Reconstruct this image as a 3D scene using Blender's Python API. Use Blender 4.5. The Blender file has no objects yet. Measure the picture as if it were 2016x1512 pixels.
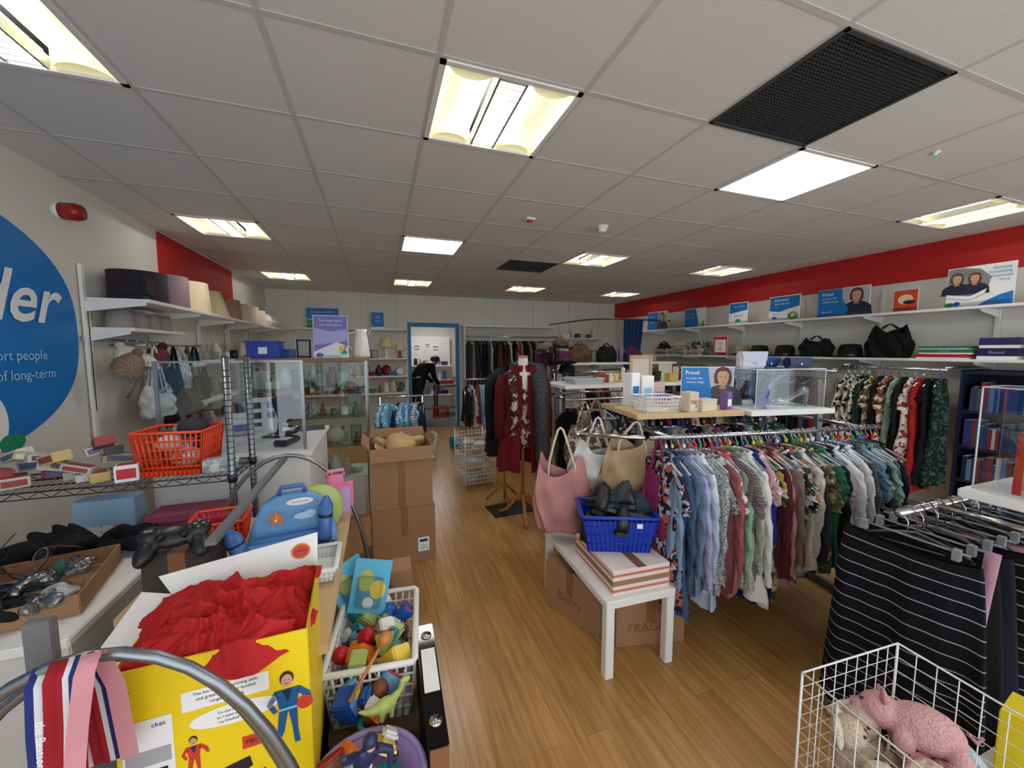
import bpy, bmesh, math, random
from mathutils import Vector, Matrix, noise
RN=random.Random(11)
EYE=1.62; CEIL=2.73
SC=bpy.context.scene
COL=SC.collection
# ---------------------------------------------------------------- materials
def lin(c):
    o=[]
    for v in c[:3]:
        v=v/255.0
        o.append(v/12.92 if v<=0.04045 else ((v+0.055)/1.055)**2.4)
    return (o[0],o[1],o[2],1.0)
_M={}
def mat(key,c,rough=.5,metal=0.0,emit=0.0,var=.08,vs=6.0,bump=0.0,bs=60.0,spec=.5,sheen=0.0):
    if key in _M: return _M[key]
    m=bpy.data.materials.new(key); m.use_nodes=True
    nt=m.node_tree; b=nt.nodes['Principled BSDF']
    L=lin(c)
    b.inputs['Roughness'].default_value=rough; b.inputs['Metallic'].default_value=metal
    b.inputs['Specular IOR Level'].default_value=spec
    if sheen: b.inputs['Sheen Weight'].default_value=sheen
    tc=nt.nodes.new('ShaderNodeTexCoord')
    n=nt.nodes.new('ShaderNodeTexNoise'); n.inputs['Scale'].default_value=vs; n.inputs['Detail'].default_value=3
    nt.links.new(tc.outputs['Object'],n.inputs['Vector'])
    mx=nt.nodes.new('ShaderNodeMix'); mx.data_type='RGBA'
    mx.inputs[6].default_value=tuple(L[i]*(1-var) for i in range(3))+(1,)
    mx.inputs[7].default_value=tuple(min(1,L[i]*(1+var)) for i in range(3))+(1,)
    nt.links.new(n.outputs['Fac'],mx.inputs[0]); nt.links.new(mx.outputs[2],b.inputs['Base Color'])
    if bump:
        n2=nt.nodes.new('ShaderNodeTexNoise'); n2.inputs['Scale'].default_value=bs
        nt.links.new(tc.outputs['Object'],n2.inputs['Vector'])
        bp=nt.nodes.new('ShaderNodeBump'); bp.inputs['Strength'].default_value=bump; bp.inputs['Distance'].default_value=.01
        nt.links.new(n2.outputs['Fac'],bp.inputs['Height']); nt.links.new(bp.outputs['Normal'],b.inputs['Normal'])
    if emit:
        b.inputs['Emission Color'].default_value=L; b.inputs['Emission Strength'].default_value=emit
    _M[key]=m; return m
def glass(key,c=(246,250,249),fac=.06,rough=.02):
    if key in _M: return _M[key]
    m=bpy.data.materials.new(key); m.use_nodes=True; nt=m.node_tree; nt.nodes.clear()
    o=nt.nodes.new('ShaderNodeOutputMaterial'); t=nt.nodes.new('ShaderNodeBsdfTransparent'); g=nt.nodes.new('ShaderNodeBsdfGlossy')
    t.inputs[0].default_value=lin(c); g.inputs['Roughness'].default_value=rough
    lw=nt.nodes.new('ShaderNodeLayerWeight'); lw.inputs[0].default_value=.2
    ma=nt.nodes.new('ShaderNodeMath'); ma.operation='MULTIPLY_ADD'; ma.inputs[1].default_value=.4; ma.inputs[2].default_value=fac*.4
    mx=nt.nodes.new('ShaderNodeMixShader')
    nt.links.new(lw.outputs['Fresnel'],ma.inputs[0]); nt.links.new(ma.outputs[0],mx.inputs[0])
    nt.links.new(t.outputs[0],mx.inputs[1]); nt.links.new(g.outputs[0],mx.inputs[2]); nt.links.new(mx.outputs[0],o.inputs[0])
    _M[key]=m; return m
def mute(c,k=.12):
    if c is None: return None
    a=sum(c[:3])/3.0; return tuple(v*(1-k)+a*k for v in c[:3])
def fab(c,pat='plain',c2=(255,255,255),c3=None,sc=1.0,fuzz=.35,fs=35):
    key='fabric_%s_%s_%s_%s_%s'%('_'.join(map(str,c)),pat,'_'.join(map(str,c2)) if pat!='plain' else '',sc,fuzz)
    if key in _M: return _M[key]
    m=bpy.data.materials.new(key); m.use_nodes=True; nt=m.node_tree; b=nt.nodes['Principled BSDF']
    b.inputs['Roughness'].default_value=.85; b.inputs['Specular IOR Level'].default_value=.2
    tc=nt.nodes.new('ShaderNodeTexCoord'); L1=lin(mute(c)); L2=lin(mute(c2))
    mx=nt.nodes.new('ShaderNodeMix'); mx.data_type='RGBA'; mx.inputs[6].default_value=L1; mx.inputs[7].default_value=L2
    N=nt.nodes.new; K=nt.links.new
    if pat=='plain':
        n=N('ShaderNodeTexNoise'); n.inputs['Scale'].default_value=9; K(tc.outputs['Object'],n.inputs['Vector']); K(n.outputs['Fac'],mx.inputs[0])
        mx.inputs[6].default_value=tuple(v*.8 for v in L1[:3])+(1,); mx.inputs[7].default_value=tuple(min(1,v*1.15) for v in L1[:3])+(1,)
    elif pat in('hstripe','vstripe','wavy'):
        w=N('ShaderNodeTexWave'); w.bands_direction='Y' if pat=='vstripe' else 'Z'; w.inputs['Scale'].default_value=(10 if pat!='wavy' else 6.2)*sc
        w.inputs['Distortion'].default_value=.6 if pat!='wavy' else 1.8; w.inputs['Detail'].default_value=0; w.inputs['Detail Scale'].default_value=.5
        K(tc.outputs['Object'],w.inputs['Vector'])
        r=N('ShaderNodeValToRGB'); r.color_ramp.interpolation='CONSTANT'; r.color_ramp.elements[1].position=.55 if pat!='wavy' else .985
        K(w.outputs['Color'],r.inputs[0]); K(r.outputs[0],mx.inputs[0])
    elif pat=='tweed':
        n=N('ShaderNodeTexNoise'); n.inputs['Scale'].default_value=130; K(tc.outputs['Object'],n.inputs['Vector'])
        r=N('ShaderNodeValToRGB'); r.color_ramp.elements[0].position=.42; r.color_ramp.elements[1].position=.58
        K(n.outputs['Fac'],r.inputs[0]); K(r.outputs[0],mx.inputs[0])
    elif pat=='dots':
        v=N('ShaderNodeTexVoronoi'); v.inputs['Scale'].default_value=30*sc; K(tc.outputs['Object'],v.inputs['Vector'])
        r=N('ShaderNodeValToRGB'); r.color_ramp.interpolation='CONSTANT'; r.color_ramp.elements[0].color=(1,1,1,1); r.color_ramp.elements[1].color=(0,0,0,1); r.color_ramp.elements[1].position=.3
        K(v.outputs['Distance'],r.inputs[0]); K(r.outputs[0],mx.inputs[0])
    elif pat=='floral':
        v=N('ShaderNodeTexVoronoi'); v.inputs['Scale'].default_value=30*sc; v.inputs['Randomness'].default_value=1
        n=N('ShaderNodeTexNoise'); n.inputs['Scale'].default_value=14
        K(tc.outputs['Object'],n.inputs['Vector'])
        va=N('ShaderNodeVectorMath'); va.operation='MULTIPLY_ADD'; va.inputs[1].default_value=(.12,.12,.12)
        K(n.outputs['Color'],va.inputs[0]); K(tc.outputs['Object'],va.inputs[2]); K(va.outputs[0],v.inputs['Vector'])
        s=N('ShaderNodeSeparateColor'); K(v.outputs['Color'],s.inputs[0])
        r=N('ShaderNodeValToRGB'); r.color_ramp.interpolation='CONSTANT'; cr=r.color_ramp
        cr.elements[0].color=L1; cr.elements[1].position=.5; cr.elements[1].color=L2
        e=cr.elements.new(.78); e.color=lin(mute(c3) or (225,220,210))
        K(s.outputs[0],r.inputs[0]); K(r.outputs[0],b.inputs['Base Color'])
    if pat!='floral': K(mx.outputs[2],b.inputs['Base Color'])
    n2=N('ShaderNodeTexNoise'); n2.inputs['Scale'].default_value=fs; K(tc.outputs['Object'],n2.inputs['Vector'])
    bp=N('ShaderNodeBump'); bp.inputs['Strength'].default_value=fuzz; bp.inputs['Distance'].default_value=.01
    K(n2.outputs['Fac'],bp.inputs['Height']); K(bp.outputs['Normal'],b.inputs['Normal'])
    _M[key]=m; return m
# ---------------------------------------------------------------- mesh builder
_T={}
def textgeo(s,size,bold=0.0,shear=0.0):
    k=(s,size,bold,shear)
    if k in _T: return _T[k]
    cu=bpy.data.curves.new('t','FONT'); cu.body=s; cu.size=size; cu.align_x='CENTER'; cu.align_y='CENTER'; cu.offset=bold; cu.resolution_u=3; cu.shear=shear
    o=bpy.data.objects.new('t',cu); COL.objects.link(o)
    dg=bpy.context.evaluated_depsgraph_get(); me=bpy.data.meshes.new_from_object(o.evaluated_get(dg))
    vs=[tuple(v.co) for v in me.vertices]; fs=[tuple(p.vertices) for p in me.polygons]
    bpy.data.objects.remove(o); bpy.data.curves.remove(cu); bpy.data.meshes.remove(me)
    _T[k]=(vs,fs); return _T[k]
class MB:
    def __init__(s): s.V=[];s.F=[];s.MI=[];s.SM=[];s.mats=[]
    def add(s,vs,fs,m,sm=False,M=None):
        if m not in s.mats: s.mats.append(m)
        i=s.mats.index(m); o=len(s.V)
        if M is not None: vs=[M@Vector(v) for v in vs]
        s.V+=[tuple(v) for v in vs]
        for f in fs: s.F.append([k+o for k in f]); s.MI.append(i); s.SM.append(sm)
        return s
    def box(s,c,d,m,b=0,rz=0,M=None):
        x,y,z=d[0]/2,d[1]/2,d[2]/2
        if b>0:
            bm=bmesh.new(); bmesh.ops.create_cube(bm,size=1)
            for v in bm.verts: v.co=Vector((v.co.x*d[0],v.co.y*d[1],v.co.z*d[2]))
            bmesh.ops.bevel(bm,geom=bm.edges[:],offset=min(b,min(d)*.45),segments=2,affect='EDGES')
            vs=[v.co.copy() for v in bm.verts]; bm.verts.index_update(); fs=[[v.index for v in f.verts] for f in bm.faces]; bm.free()
        else:
            vs=[Vector(p) for p in((-x,-y,-z),(x,-y,-z),(x,y,-z),(-x,y,-z),(-x,-y,z),(x,-y,z),(x,y,z),(-x,y,z))]
            fs=[(0,3,2,1),(4,5,6,7),(0,1,5,4),(1,2,6,5),(2,3,7,6),(3,0,4,7)]
        T=Matrix.Translation(c)@Matrix.Rotation(rz,4,'Z')
        if M is not None: T=T@M
        return s.add(vs,fs,m,False,T)
    def loft(s,rings,m,c0=True,c1=True,sm=True,closed=True):
        n=len(rings[0]); vs=[p for r in rings for p in r]; fs=[]
        for i in range(len(rings)-1):
            for j in range(n if closed else n-1):
                k=(j+1)%n; fs.append((i*n+j,i*n+k,(i+1)*n+k,(i+1)*n+j))
        if c0: fs.append(tuple(range(n-1,-1,-1)))
        if c1: fs.append(tuple(range((len(rings)-1)*n,len(rings)*n)))
        return s.add(vs,fs,m,sm)
    def tube(s,pts,r,m,n=6,closed=False,flat=1.0):
        P=[Vector(p) for p in pts]; N=len(P); rings=[]
        rr=r if isinstance(r,(list,tuple)) else [r]*N
        up=None
        for i in range(N):
            if closed: t=P[(i+1)%N]-P[i-1]
            else: t=P[min(i+1,N-1)]-P[max(i-1,0)]
            if t.length<1e-9: t=Vector((0,0,1))
            t.normalize()
            if up is None:
                up=Vector((0,0,1)) if abs(t.z)<.9 else Vector((1,0,0))
            up=(up-t*up.dot(t))
            if up.length<1e-6: up=t.orthogonal()
            up.normalize(); sd=t.cross(up)
            rings.append([P[i]+(up*math.cos(2*math.pi*k/n)*flat+sd*math.sin(2*math.pi*k/n))*rr[i] for k in range(n)])
        if closed: rings.append(rings[0]); return s.loft(rings,m,False,False)
        return s.loft(rings,m)
    def cyl(s,p0,p1,r0,m,r1=None,n=12,sm=True):
        return s.tube([p0,p1],[r0,r0 if r1 is None else r1],m,n) 
    def lathe(s,prof,m,n=20,c=(0,0,0),sm=True,sx=1,sy=1):
        rings=[[(c[0]+r*math.cos(2*math.pi*k/n)*sx,c[1]+r*math.sin(2*math.pi*k/n)*sy,c[2]+z) for k in range(n)] for r,z in prof]
        return s.loft(rings,m,prof[0][0]<.02 and True,prof[-1][0]<.02,sm)
    def ell(s,c,r,m,n=14,h=9,M=None):
        rings=[]
        for i in range(h+1):
            a=-math.pi/2+math.pi*i/h; q=max(math.cos(a),.001)
            rings.append([Vector((r[0]*q*math.cos(2*math.pi*k/n),r[1]*q*math.sin(2*math.pi*k/n),r[2]*math.sin(a))) for k in range(n)])
        T=Matrix.Translation(c)
        if M is not None: T=T@M
        rings=[[T@p for p in g] for g in rings]
        return s.loft(rings,m)
    def rect(s,x,z,w,h,m,y=0): return s.add([(x-w/2,y,z-h/2),(x+w/2,y,z-h/2),(x+w/2,y,z+h/2),(x-w/2,y,z+h/2)],[(0,1,2,3)],m)
    def outline(s,x,z,rx,rz,y,n=28,p=2.0):
        pts=[]
        for k in range(n):
            a=2*math.pi*k/n; c,q=math.cos(a),math.sin(a)
            pts.append((x+rx*math.copysign(abs(c)**(2/p),c),y,z+rz*math.copysign(abs(q)**(2/p),q)))
        return pts
    def disc(s,x,z,rx,rz,m,y=0,n=28,p=2.0): return s.add(s.outline(x,z,rx,rz,y,n,p),[tuple(range(n))],m)
    def poly(s,pts,m,y=0): return s.add([(p[0],y,p[1]) for p in pts],[tuple(range(len(pts)))],m)
    def text(s,t,x,z,size,m,y=0,bold=0.0,rot=0,shear=0.0):
        vs,fs=textgeo(t,size,bold,shear)
        T=Matrix.Translation((x,y,z))@Matrix.Rotation(math.pi/2,4,'X')@Matrix.Rotation(rot,4,'Z')
        return s.add(vs,fs,m,False,T)
    def xf(s,M): s.V=[tuple(M@Vector(v)) for v in s.V]; return s
    def mesh(s,name='m'):
        me=bpy.data.meshes.new(name); me.from_pydata(s.V,[],s.F)
        me.polygons.foreach_set('material_index',s.MI); me.polygons.foreach_set('use_smooth',s.SM)
        for m in s.mats: me.materials.append(m)
        me.update(); return me
def SP(name,mb,label=None):
    """one part per separate piece"""
    par=list(range(len(mb.V)))
    def fd(a):
        while par[a]!=a: par[a]=par[par[a]]; a=par[a]
        return a
    for f in mb.F:
        r=fd(f[0])
        for k in f[1:]:
            q=fd(k)
            if q!=r: par[q]=r
    gr={}
    for i,f in enumerate(mb.F): gr.setdefault(fd(f[0]),[]).append(i)
    out=[]
    for ids in gr.values():
        mp={}; n=MB()
        for i in ids:
            for v in mb.F[i]:
                if v not in mp: mp[v]=len(n.V); n.V.append(mb.V[v])
            m=mb.mats[mb.MI[i]]
            if m not in n.mats: n.mats.append(m)
            n.F.append([mp[v] for v in mb.F[i]]); n.MI.append(n.mats.index(m)); n.SM.append(mb.SM[i])
        out.append((name,n.mesh(name),label))
    return out
def remesh(mb,name,vox=.008,smooth=3):
    me=mb.mesh(name); o=bpy.data.objects.new('r',me); COL.objects.link(o)
    md=o.modifiers.new('r','REMESH'); md.mode='VOXEL'; md.voxel_size=vox; md.use_smooth_shade=True
    sm=o.modifiers.new('s','SMOOTH'); sm.iterations=smooth; sm.factor=.5
    dg=bpy.context.evaluated_depsgraph_get(); r=bpy.data.meshes.new_from_object(o.evaluated_get(dg)); bpy.data.objects.remove(o)
    r.materials.clear(); r.materials.append(mb.mats[0]); return r
def part(p,parent):
    o=bpy.data.objects.new(p[0],p[1]); COL.objects.link(o); o.parent=parent
    if len(p)>2 and p[2]: o['label']=p[2]
    if len(p)>3:
        for q in p[3]: part(q,o)
    return o
def top(name,label,cat,parts,loc=(0,0,0),rz=0,group=None,rot=None,sc=None):
    if isinstance(parts,MB): parts=parts.mesh(name)
    o=bpy.data.objects.new(name,parts if isinstance(parts,bpy.types.Mesh) else None); COL.objects.link(o)
    o.location=loc; o.rotation_euler=rot if rot else (0,0,rz)
    if sc: o.scale=(sc,sc,sc) if not isinstance(sc,tuple) else sc
    o['label']=label; o['category']=cat
    if group: o['group']=group
    if not isinstance(parts,bpy.types.Mesh):
        o.empty_display_size=.1
        for p in parts: part(p,o)
    return o
def struct(name,mb):
    o=bpy.data.objects.new(name,mb.mesh(name)); COL.objects.link(o); o['kind']='structure'; return o
D=math.radians
# palette
WHITE=mat('white_paint',(232,230,226),.6); WALLM=mat('wall_paint',(226,223,214),.75,var=.03,vs=1.5,bump=.05)
REDW=mat('red_wall_paint',(190,28,26),.6,var=.04); CHROME=mat('chrome',(200,202,205),.18,1.0,var=.02); STEEL=mat('grey_steel',(140,145,150),.32,.85)
GREYP=mat('grey_powder_coat',(120,124,128),.4,.3); BLACKP=mat('black_plastic',(22,22,24),.35); CARD=mat('cardboard',(156,118,86),.85,var=.1,vs=3)
CARDD=mat('cardboard_dark',(120,90,64),.9); TAPE=mat('brown_tape',(134,92,62),.3); WWIRE=mat('white_wire',(232,232,230),.4); LBLUE=mat('sign_blue',(0,118,196),.5)
DBLUE=mat('sign_navy',(20,40,90),.5); PAPER=mat('white_paper',(240,240,240),.6,var=.02); INK=mat('black_ink',(25,25,28),.6); BEECH=mat('beech_wood',(206,174,128),.45,var=.12,vs=4)
TEALG=mat('sign_green',(20,150,110),.5); BLUEPL=mat('royal_blue_plastic',(12,52,168),.35); ORANGEPL=mat('orange_plastic',(248,76,36),.35)
REDP=mat('red_plastic',(196,24,24),.35); YEL=mat('yellow_card',(240,206,18),.45,var=.04); SHELFW=mat('white_laminate',(234,233,230),.4,var=.02)
GL=glass('clear_glass'); ACR=glass('clear_acrylic',(240,244,247),.14); CLEARP=glass('clear_plastic_wrap',(200,212,216),.5,.15)
SKIN=mat('skin',(206,158,130),.55); DARKHAIR=mat('brown_hair',(92,56,38),.6)
# ---------------------------------------------------------------- room
def floor_mat():
    m=bpy.data.materials.new('oak_laminate_planks'); m.use_nodes=True; nt=m.node_tree; b=nt.nodes['Principled BSDF']; N=nt.nodes.new; K=nt.links.new
    tc=N('ShaderNodeTexCoord'); mp=N('ShaderNodeMapping'); mp.inputs['Rotation'].default_value=(0,0,D(90)); K(tc.outputs['Object'],mp.inputs[0])
    br=N('ShaderNodeTexBrick'); br.offset=.37; br.inputs['Scale'].default_value=1; br.inputs['Brick Width'].default_value=.95; br.inputs['Row Height'].default_value=.098
    br.inputs['Mortar Size'].default_value=.0008; br.inputs['Mortar Smooth'].default_value=.3; br.inputs['Bias'].default_value=0
    br.inputs['Color1'].default_value=lin((190,146,88)); br.inputs['Color2'].default_value=lin((171,128,74)); br.inputs['Mortar'].default_value=lin((124,88,50))
    K(mp.outputs[0],br.inputs['Vector'])
    m2=N('ShaderNodeMapping'); m2.inputs['Scale'].default_value=(26,1.6,1); K(tc.outputs['Object'],m2.inputs[0])
    n=N('ShaderNodeTexNoise'); n.inputs['Scale'].default_value=1.6; n.inputs['Detail'].default_value=6; n.inputs['Distortion'].default_value=.7; K(m2.outputs[0],n.inputs['Vector'])
    r=N('ShaderNodeValToRGB'); r.color_ramp.elements[0].position=.3; r.color_ramp.elements[0].color=(.68,.60,.53,1); r.color_ramp.elements[1].position=.68; r.color_ramp.elements[1].color=(1.06,1.05,1.03,1)
    K(n.outputs['Fac'],r.inputs[0])
    mx=N('ShaderNodeMix'); mx.data_type='RGBA'; mx.blend_type='MULTIPLY'; mx.inputs[0].default_value=1; K(br.outputs['Color'],mx.inputs[6]); K(r.outputs[0],mx.inputs[7])
    K(mx.outputs[2],b.inputs['Base Color']); b.inputs['Roughness'].default_value=.28
    return m
FLOORM=floor_mat()
X0,X1,Y0,Y1=-1.9,5.45,-1.6,8.1
struct('floor',MB().box(((X0+X1)/2,(Y0+Y1)/2,-.05),(X1-X0+.2,Y1-Y0+.2,.1),FLOORM))
struct('wall_left',MB().box((X0-.05,(Y0+Y1)/2,CEIL/2+.1),(.1,Y1-Y0+.2,CEIL+.2),WALLM))
struct('wall_right',MB().box((X1+.05,(Y0+Y1)/2,CEIL/2+.1),(.1,Y1-Y0+.2,CEIL+.2),WALLM))
DX0,DX1,DH=.63,1.55,2.1
wb=MB()
wb.box(((X0+DX0)/2,Y1+.05,CEIL/2+.1),(DX0-X0,.1,CEIL+.2),WALLM).box(((X1+DX1)/2,Y1+.05,CEIL/2+.1),(X1-DX1,.1,CEIL+.2),WALLM).box(((DX0+DX1)/2,Y1+.05,(DH+CEIL+.2)/2),(DX1-DX0,.1,CEIL+.2-DH),WALLM)
struct('wall_back',wb)
wf=MB(); wf.box((X0+.1,Y0-.05,CEIL/2),(.2,.1,CEIL),WALLM).box((X1-.1,Y0-.05,CEIL/2),(.2,.1,CEIL),WALLM).box(((X0+X1)/2,Y0-.05,.1),(X1-X0-.4,.1,.2),WALLM)
struct('wall_front',wf)
FR=mat('blue_door_frame',(20,120,170),.5)
t=MB()
for x in(DX0-.03,DX1+.03): t.box((x,Y1-.02,DH/2),(.06,.05,DH),FR)
t.box(((DX0+DX1)/2,Y1-.02,DH+.04),(DX1-DX0+.12,.05,.08),FR); struct('trim_1',t)
struct('trim_2',MB().box((X1-.006,(Y0+Y1)/2,2.545),(.012,Y1-Y0,.37),REDW))
struct('trim_3',MB().box((X0+.006,5.45,2.40),(.012,1.9,.62),REDW))
struct('baseboard_back',MB().box((-.63,Y1-.01,.05),(2.4,.02,.1),WHITE))
pj=MB()
for x in(-1.2,-.3,.35,2.4,3.3,4.2,5.0): pj.box((x,Y1-.004,2.4),(.008,.008,.62),mat('panel_joint',(190,188,182),.6))
struct('trim_6',pj)
# ceiling
XL=[-1.9,-1.57,-.95,-.345,.25,.875,1.55,2.22,2.88,3.55,4.25,4.9,5.45]; YL=[-1.7]+[-1.44+.6*i for i in range(16)]+[8.1]
FIX={}
for cx in(1,4,7,10):
    for yy in(-3.24+2.4,1.56,3.96,6.36):  # first row is out of view behind the camera, added for lighting
        j=min(range(len(YL)),key=lambda k:abs(YL[k]-yy)); FIX[(cx,j)]='louvre'
jj=lambda yy:min(range(len(YL)),key=lambda k:abs(YL[k]-yy))
FIX[(4,jj(3.96))]='led'; FIX[(7,jj(1.56))]='led'
FIX[(6,jj(.96))]='vent'; FIX[(6,jj(4.56))]='vent'
TILE=mat('ceiling_tile',(221,220,217),.9,var=.05,vs=.7,bump=.15,bs=160); BAR=mat('ceiling_grid',(200,198,194),.7)
ce=MB(); tb=MB()
for i in range(len(XL)-1):
    for j in range(len(YL)-1):
        if (i,j) in FIX: continue
        ce.add([(XL[i],YL[j],CEIL),(XL[i],YL[j+1],CEIL),(XL[i+1],YL[j+1],CEIL),(XL[i+1],YL[j],CEIL)],[(0,1,2,3)],TILE)
for x in XL[1:-1]: tb.box((x,(Y0+Y1)/2,CEIL-.0005),(.022,Y1-Y0,.003),BAR)
for y in YL[1:-1]: tb.box(((X0+X1)/2,y,CEIL-.0007),(X1-X0,.022,.003),BAR)
struct('ceiling',ce); struct('trim_4',tb)
struct('trim_5',MB().box(((X0+X1)/2,(Y0+Y1)/2,CEIL+.25),(X1-X0+.3,Y1-Y0+.3,.04),mat('void_dark',(60,60,60),.9)))
LEDM=mat('led_panel_emitter',(255,252,250),.5,emit=12,var=0); TUBEM=mat('tube_emitter',(255,252,247),.5,emit=36,var=0)
REFM=mat('cream_reflector_glow',(240,235,208),.5,emit=.36,var=0); ENDM=mat('cream_reflector_end_glow',(246,240,204),.5,emit=.14,var=0); BLADE=mat('louvre_aluminium',(180,182,182),.25,.7)  # reflectors and ends emit weakly, standing in for lamp light falling on them
def fixture(w,d,kind):
    fr=MB()
    for x in(-w/2+.012,w/2-.012): fr.box((x,0,-.003),(.024,d,.012),WHITE)
    for y in(-d/2+.012,d/2-.012): fr.box((0,y,-.003),(w,.024,.012),WHITE)
    if kind=='led':
        return [('frame',fr.mesh('frame')),('diffuser',MB().box((0,0,.002),(w-.04,d-.04,.006),LEDM).mesh('diffuser'))]
    if kind=='vent':
        g=MB(); VM=mat('vent_mesh_dark',(66,68,70),.6,.2); VD=mat('vent_void',(20,21,22),.9)
        n=34
        for i in range(n):
            g.box((-w/2+.03+(w-.06)*i/(n-1),0,0),(.004,d-.05,.006),VM); g.box((0,-d/2+.03+(d-.06)*i/(n-1),0),(w-.05,.004,.006),VM)
        bk=MB().box((0,0,.1),(w,d,.01),VD)
        for x in(-w/2+.004,w/2-.004): bk.box((x,0,.05),(.008,d,.1),VD)
        for y in(-d/2+.004,d/2-.004): bk.box((0,y,.05),(w,.008,.1),VD)
        for k in(-1,0,1): bk.box((0,k*.15,.03),(w*.8,.05,.02),mat('vent_duct',(84,86,88),.8))
        rim=MB()
        for x in(-w/2+.008,w/2-.008): rim.box((x,0,-.003),(.016,d,.012),VM)
        for y in(-d/2+.008,d/2-.008): rim.box((0,y,-.003),(w,.016,.012),VM)
        return [('frame',rim.mesh('frame')),('grille',g.mesh('grille')),('duct_box',bk.mesh('duct_box'))]
    rf=MB(); a=w/2-.02; c0=.065
    for s in(-1,1):
        r0=[];n=9
        for k in range(n+1):
            q=k/n; x=s*(a-(a-c0)*q); z=.085*math.sin(math.pi*(.12+.88*q)/1.0*.62)
            r0.append((x,z))
        r0[0]=(s*a,0)
        rings=[[(x,y,z) for x,z in r0] for y in(-d/2+.02,d/2-.02)]
        rf.loft(rings,REFM,False,False,True,False)
        for y in(-d/2+.02,d/2-.02): rf.add([(x,y,z) for x,z in r0]+[(s*c0,y,0)],[tuple(range(n+2))],ENDM)
        for e in(-1,1):
            yy=e*(d/2-.02); rr_=[]
            for k in range(7):
                q=k/6; rr_.append([(s*(c0+.02+(a-c0-.04)*(.5+.5*math.cos(math.pi*j/8))),yy-e*.07*math.sin(math.pi*j/8)*(1-q*q),.002+.06*q) for j in range(9)])
            rf.loft(rr_,ENDM,False,False,True,False)
    tr=MB().box((0,0,.062),(.10,d-.05,.004),TUBEM)
    lv=MB()
    for s in(-1,1): lv.box((s*.060,0,.02),(.010,d-.04,.05),BLADE)
    for k in range(14): lv.box((0,-d/2+.04+(d-.08)*k/13,.010),(.11,.005,.030),BLADE)
    return [('frame',fr.mesh('frame')),('reflector',rf.mesh('reflector'),'cream curved reflector with glow set in its material'),('tube_lamp',tr.mesh('tube_lamp')),('louvre',lv.mesh('louvre'))]
for (i,j),k in FIX.items():
    w=XL[i+1]-XL[i]-.01; d=YL[j+1]-YL[j]-.01
    nm={'led':'led_ceiling_panel','vent':'ceiling_vent','louvre':'recessed_ceiling_light'}[k]
    lb={'led':'square glowing white flat panel light in the tiled ceiling','vent':'dark grey mesh ventilation grille set in the ceiling','louvre':'square recessed fluorescent light with cream reflectors and louvre'}[k]
    top(nm,lb,{'vent':'ceiling vent'}.get(k,'ceiling light'),fixture(w,d,k),((XL[i]+XL[i+1])/2,(YL[j]+YL[j+1])/2,CEIL),group='ceiling lights' if k!='vent' else 'ceiling vents')
top('smoke_detector','round white smoke detector on the ceiling','detector',[('base',MB().lathe([(.0,0),(.055,0),(.055,-.02),(.0,-.02)],WHITE).mesh()),('sensor_head',MB().lathe([(.0,-.02),(.04,-.02),(.038,-.045),(.02,-.055),(0,-.055)],WHITE).mesh())],(1.93,3.1,CEIL))
top('alarm_indicator','small red alarm indicator on the ceiling','alarm',[('base',MB().box((0,0,-.008),(.08,.06,.016),WHITE,.003).mesh()),('lens',MB().box((0,0,-.022),(.05,.03,.02),REDP,.004).mesh())],(1.24,3.12,CEIL))
top('ceiling_sensor','tiny ceiling sensor with green light','sensor',[('base',MB().lathe([(0,0),(.02,0),(.016,-.01),(0,-.011)],WHITE).mesh()),('indicator_light',MB().ell((0,0,-.012),(.006,.006,.005),mat('green_led',(30,230,130),.4,emit=2)).mesh())],(2.99,1.36,CEIL))
top('alarm_sounder','round red fire alarm sounder on white base','fire alarm',[('base',MB().lathe([(0,0),(.05,0),(.05,.03),(0,.03)],WHITE).xf(Matrix.Rotation(D(90),4,'Y')).mesh()),('sounder',MB().lathe([(0,.03),(.052,.03),(.054,.10),(.044,.13),(0,.135)],mat('dark_red_plastic',(150,20,22),.35)).xf(Matrix.Rotation(D(90),4,'Y')).mesh())],(X0,3.32,2.5))
# back room
BR=MB(); 
BR.box((1.2,11.05,1.3),(4.2,.1,2.8),WALLM).box((-.85,9.6,1.3),(.1,2.9,2.8),WALLM).box((3.25,9.6,1.3),(.1,2.9,2.8),WALLM); struct('wall_store',BR)
struct('floor_store',MB().box((1.2,9.6,-.045),(4.2,2.9,.1),mat('grey_carpet',(112,112,116),.95,bump=.2,bs=300)))
struct('ceiling_store',MB().box((1.2,9.6,2.55),(4.2,2.9,.06),TILE))
top('ceiling_light','white panel light in the store room ceiling','ceiling light',MB().box((0,0,-.01),(.6,.6,.02),LEDM),(1.3,9.8,2.52))
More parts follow.
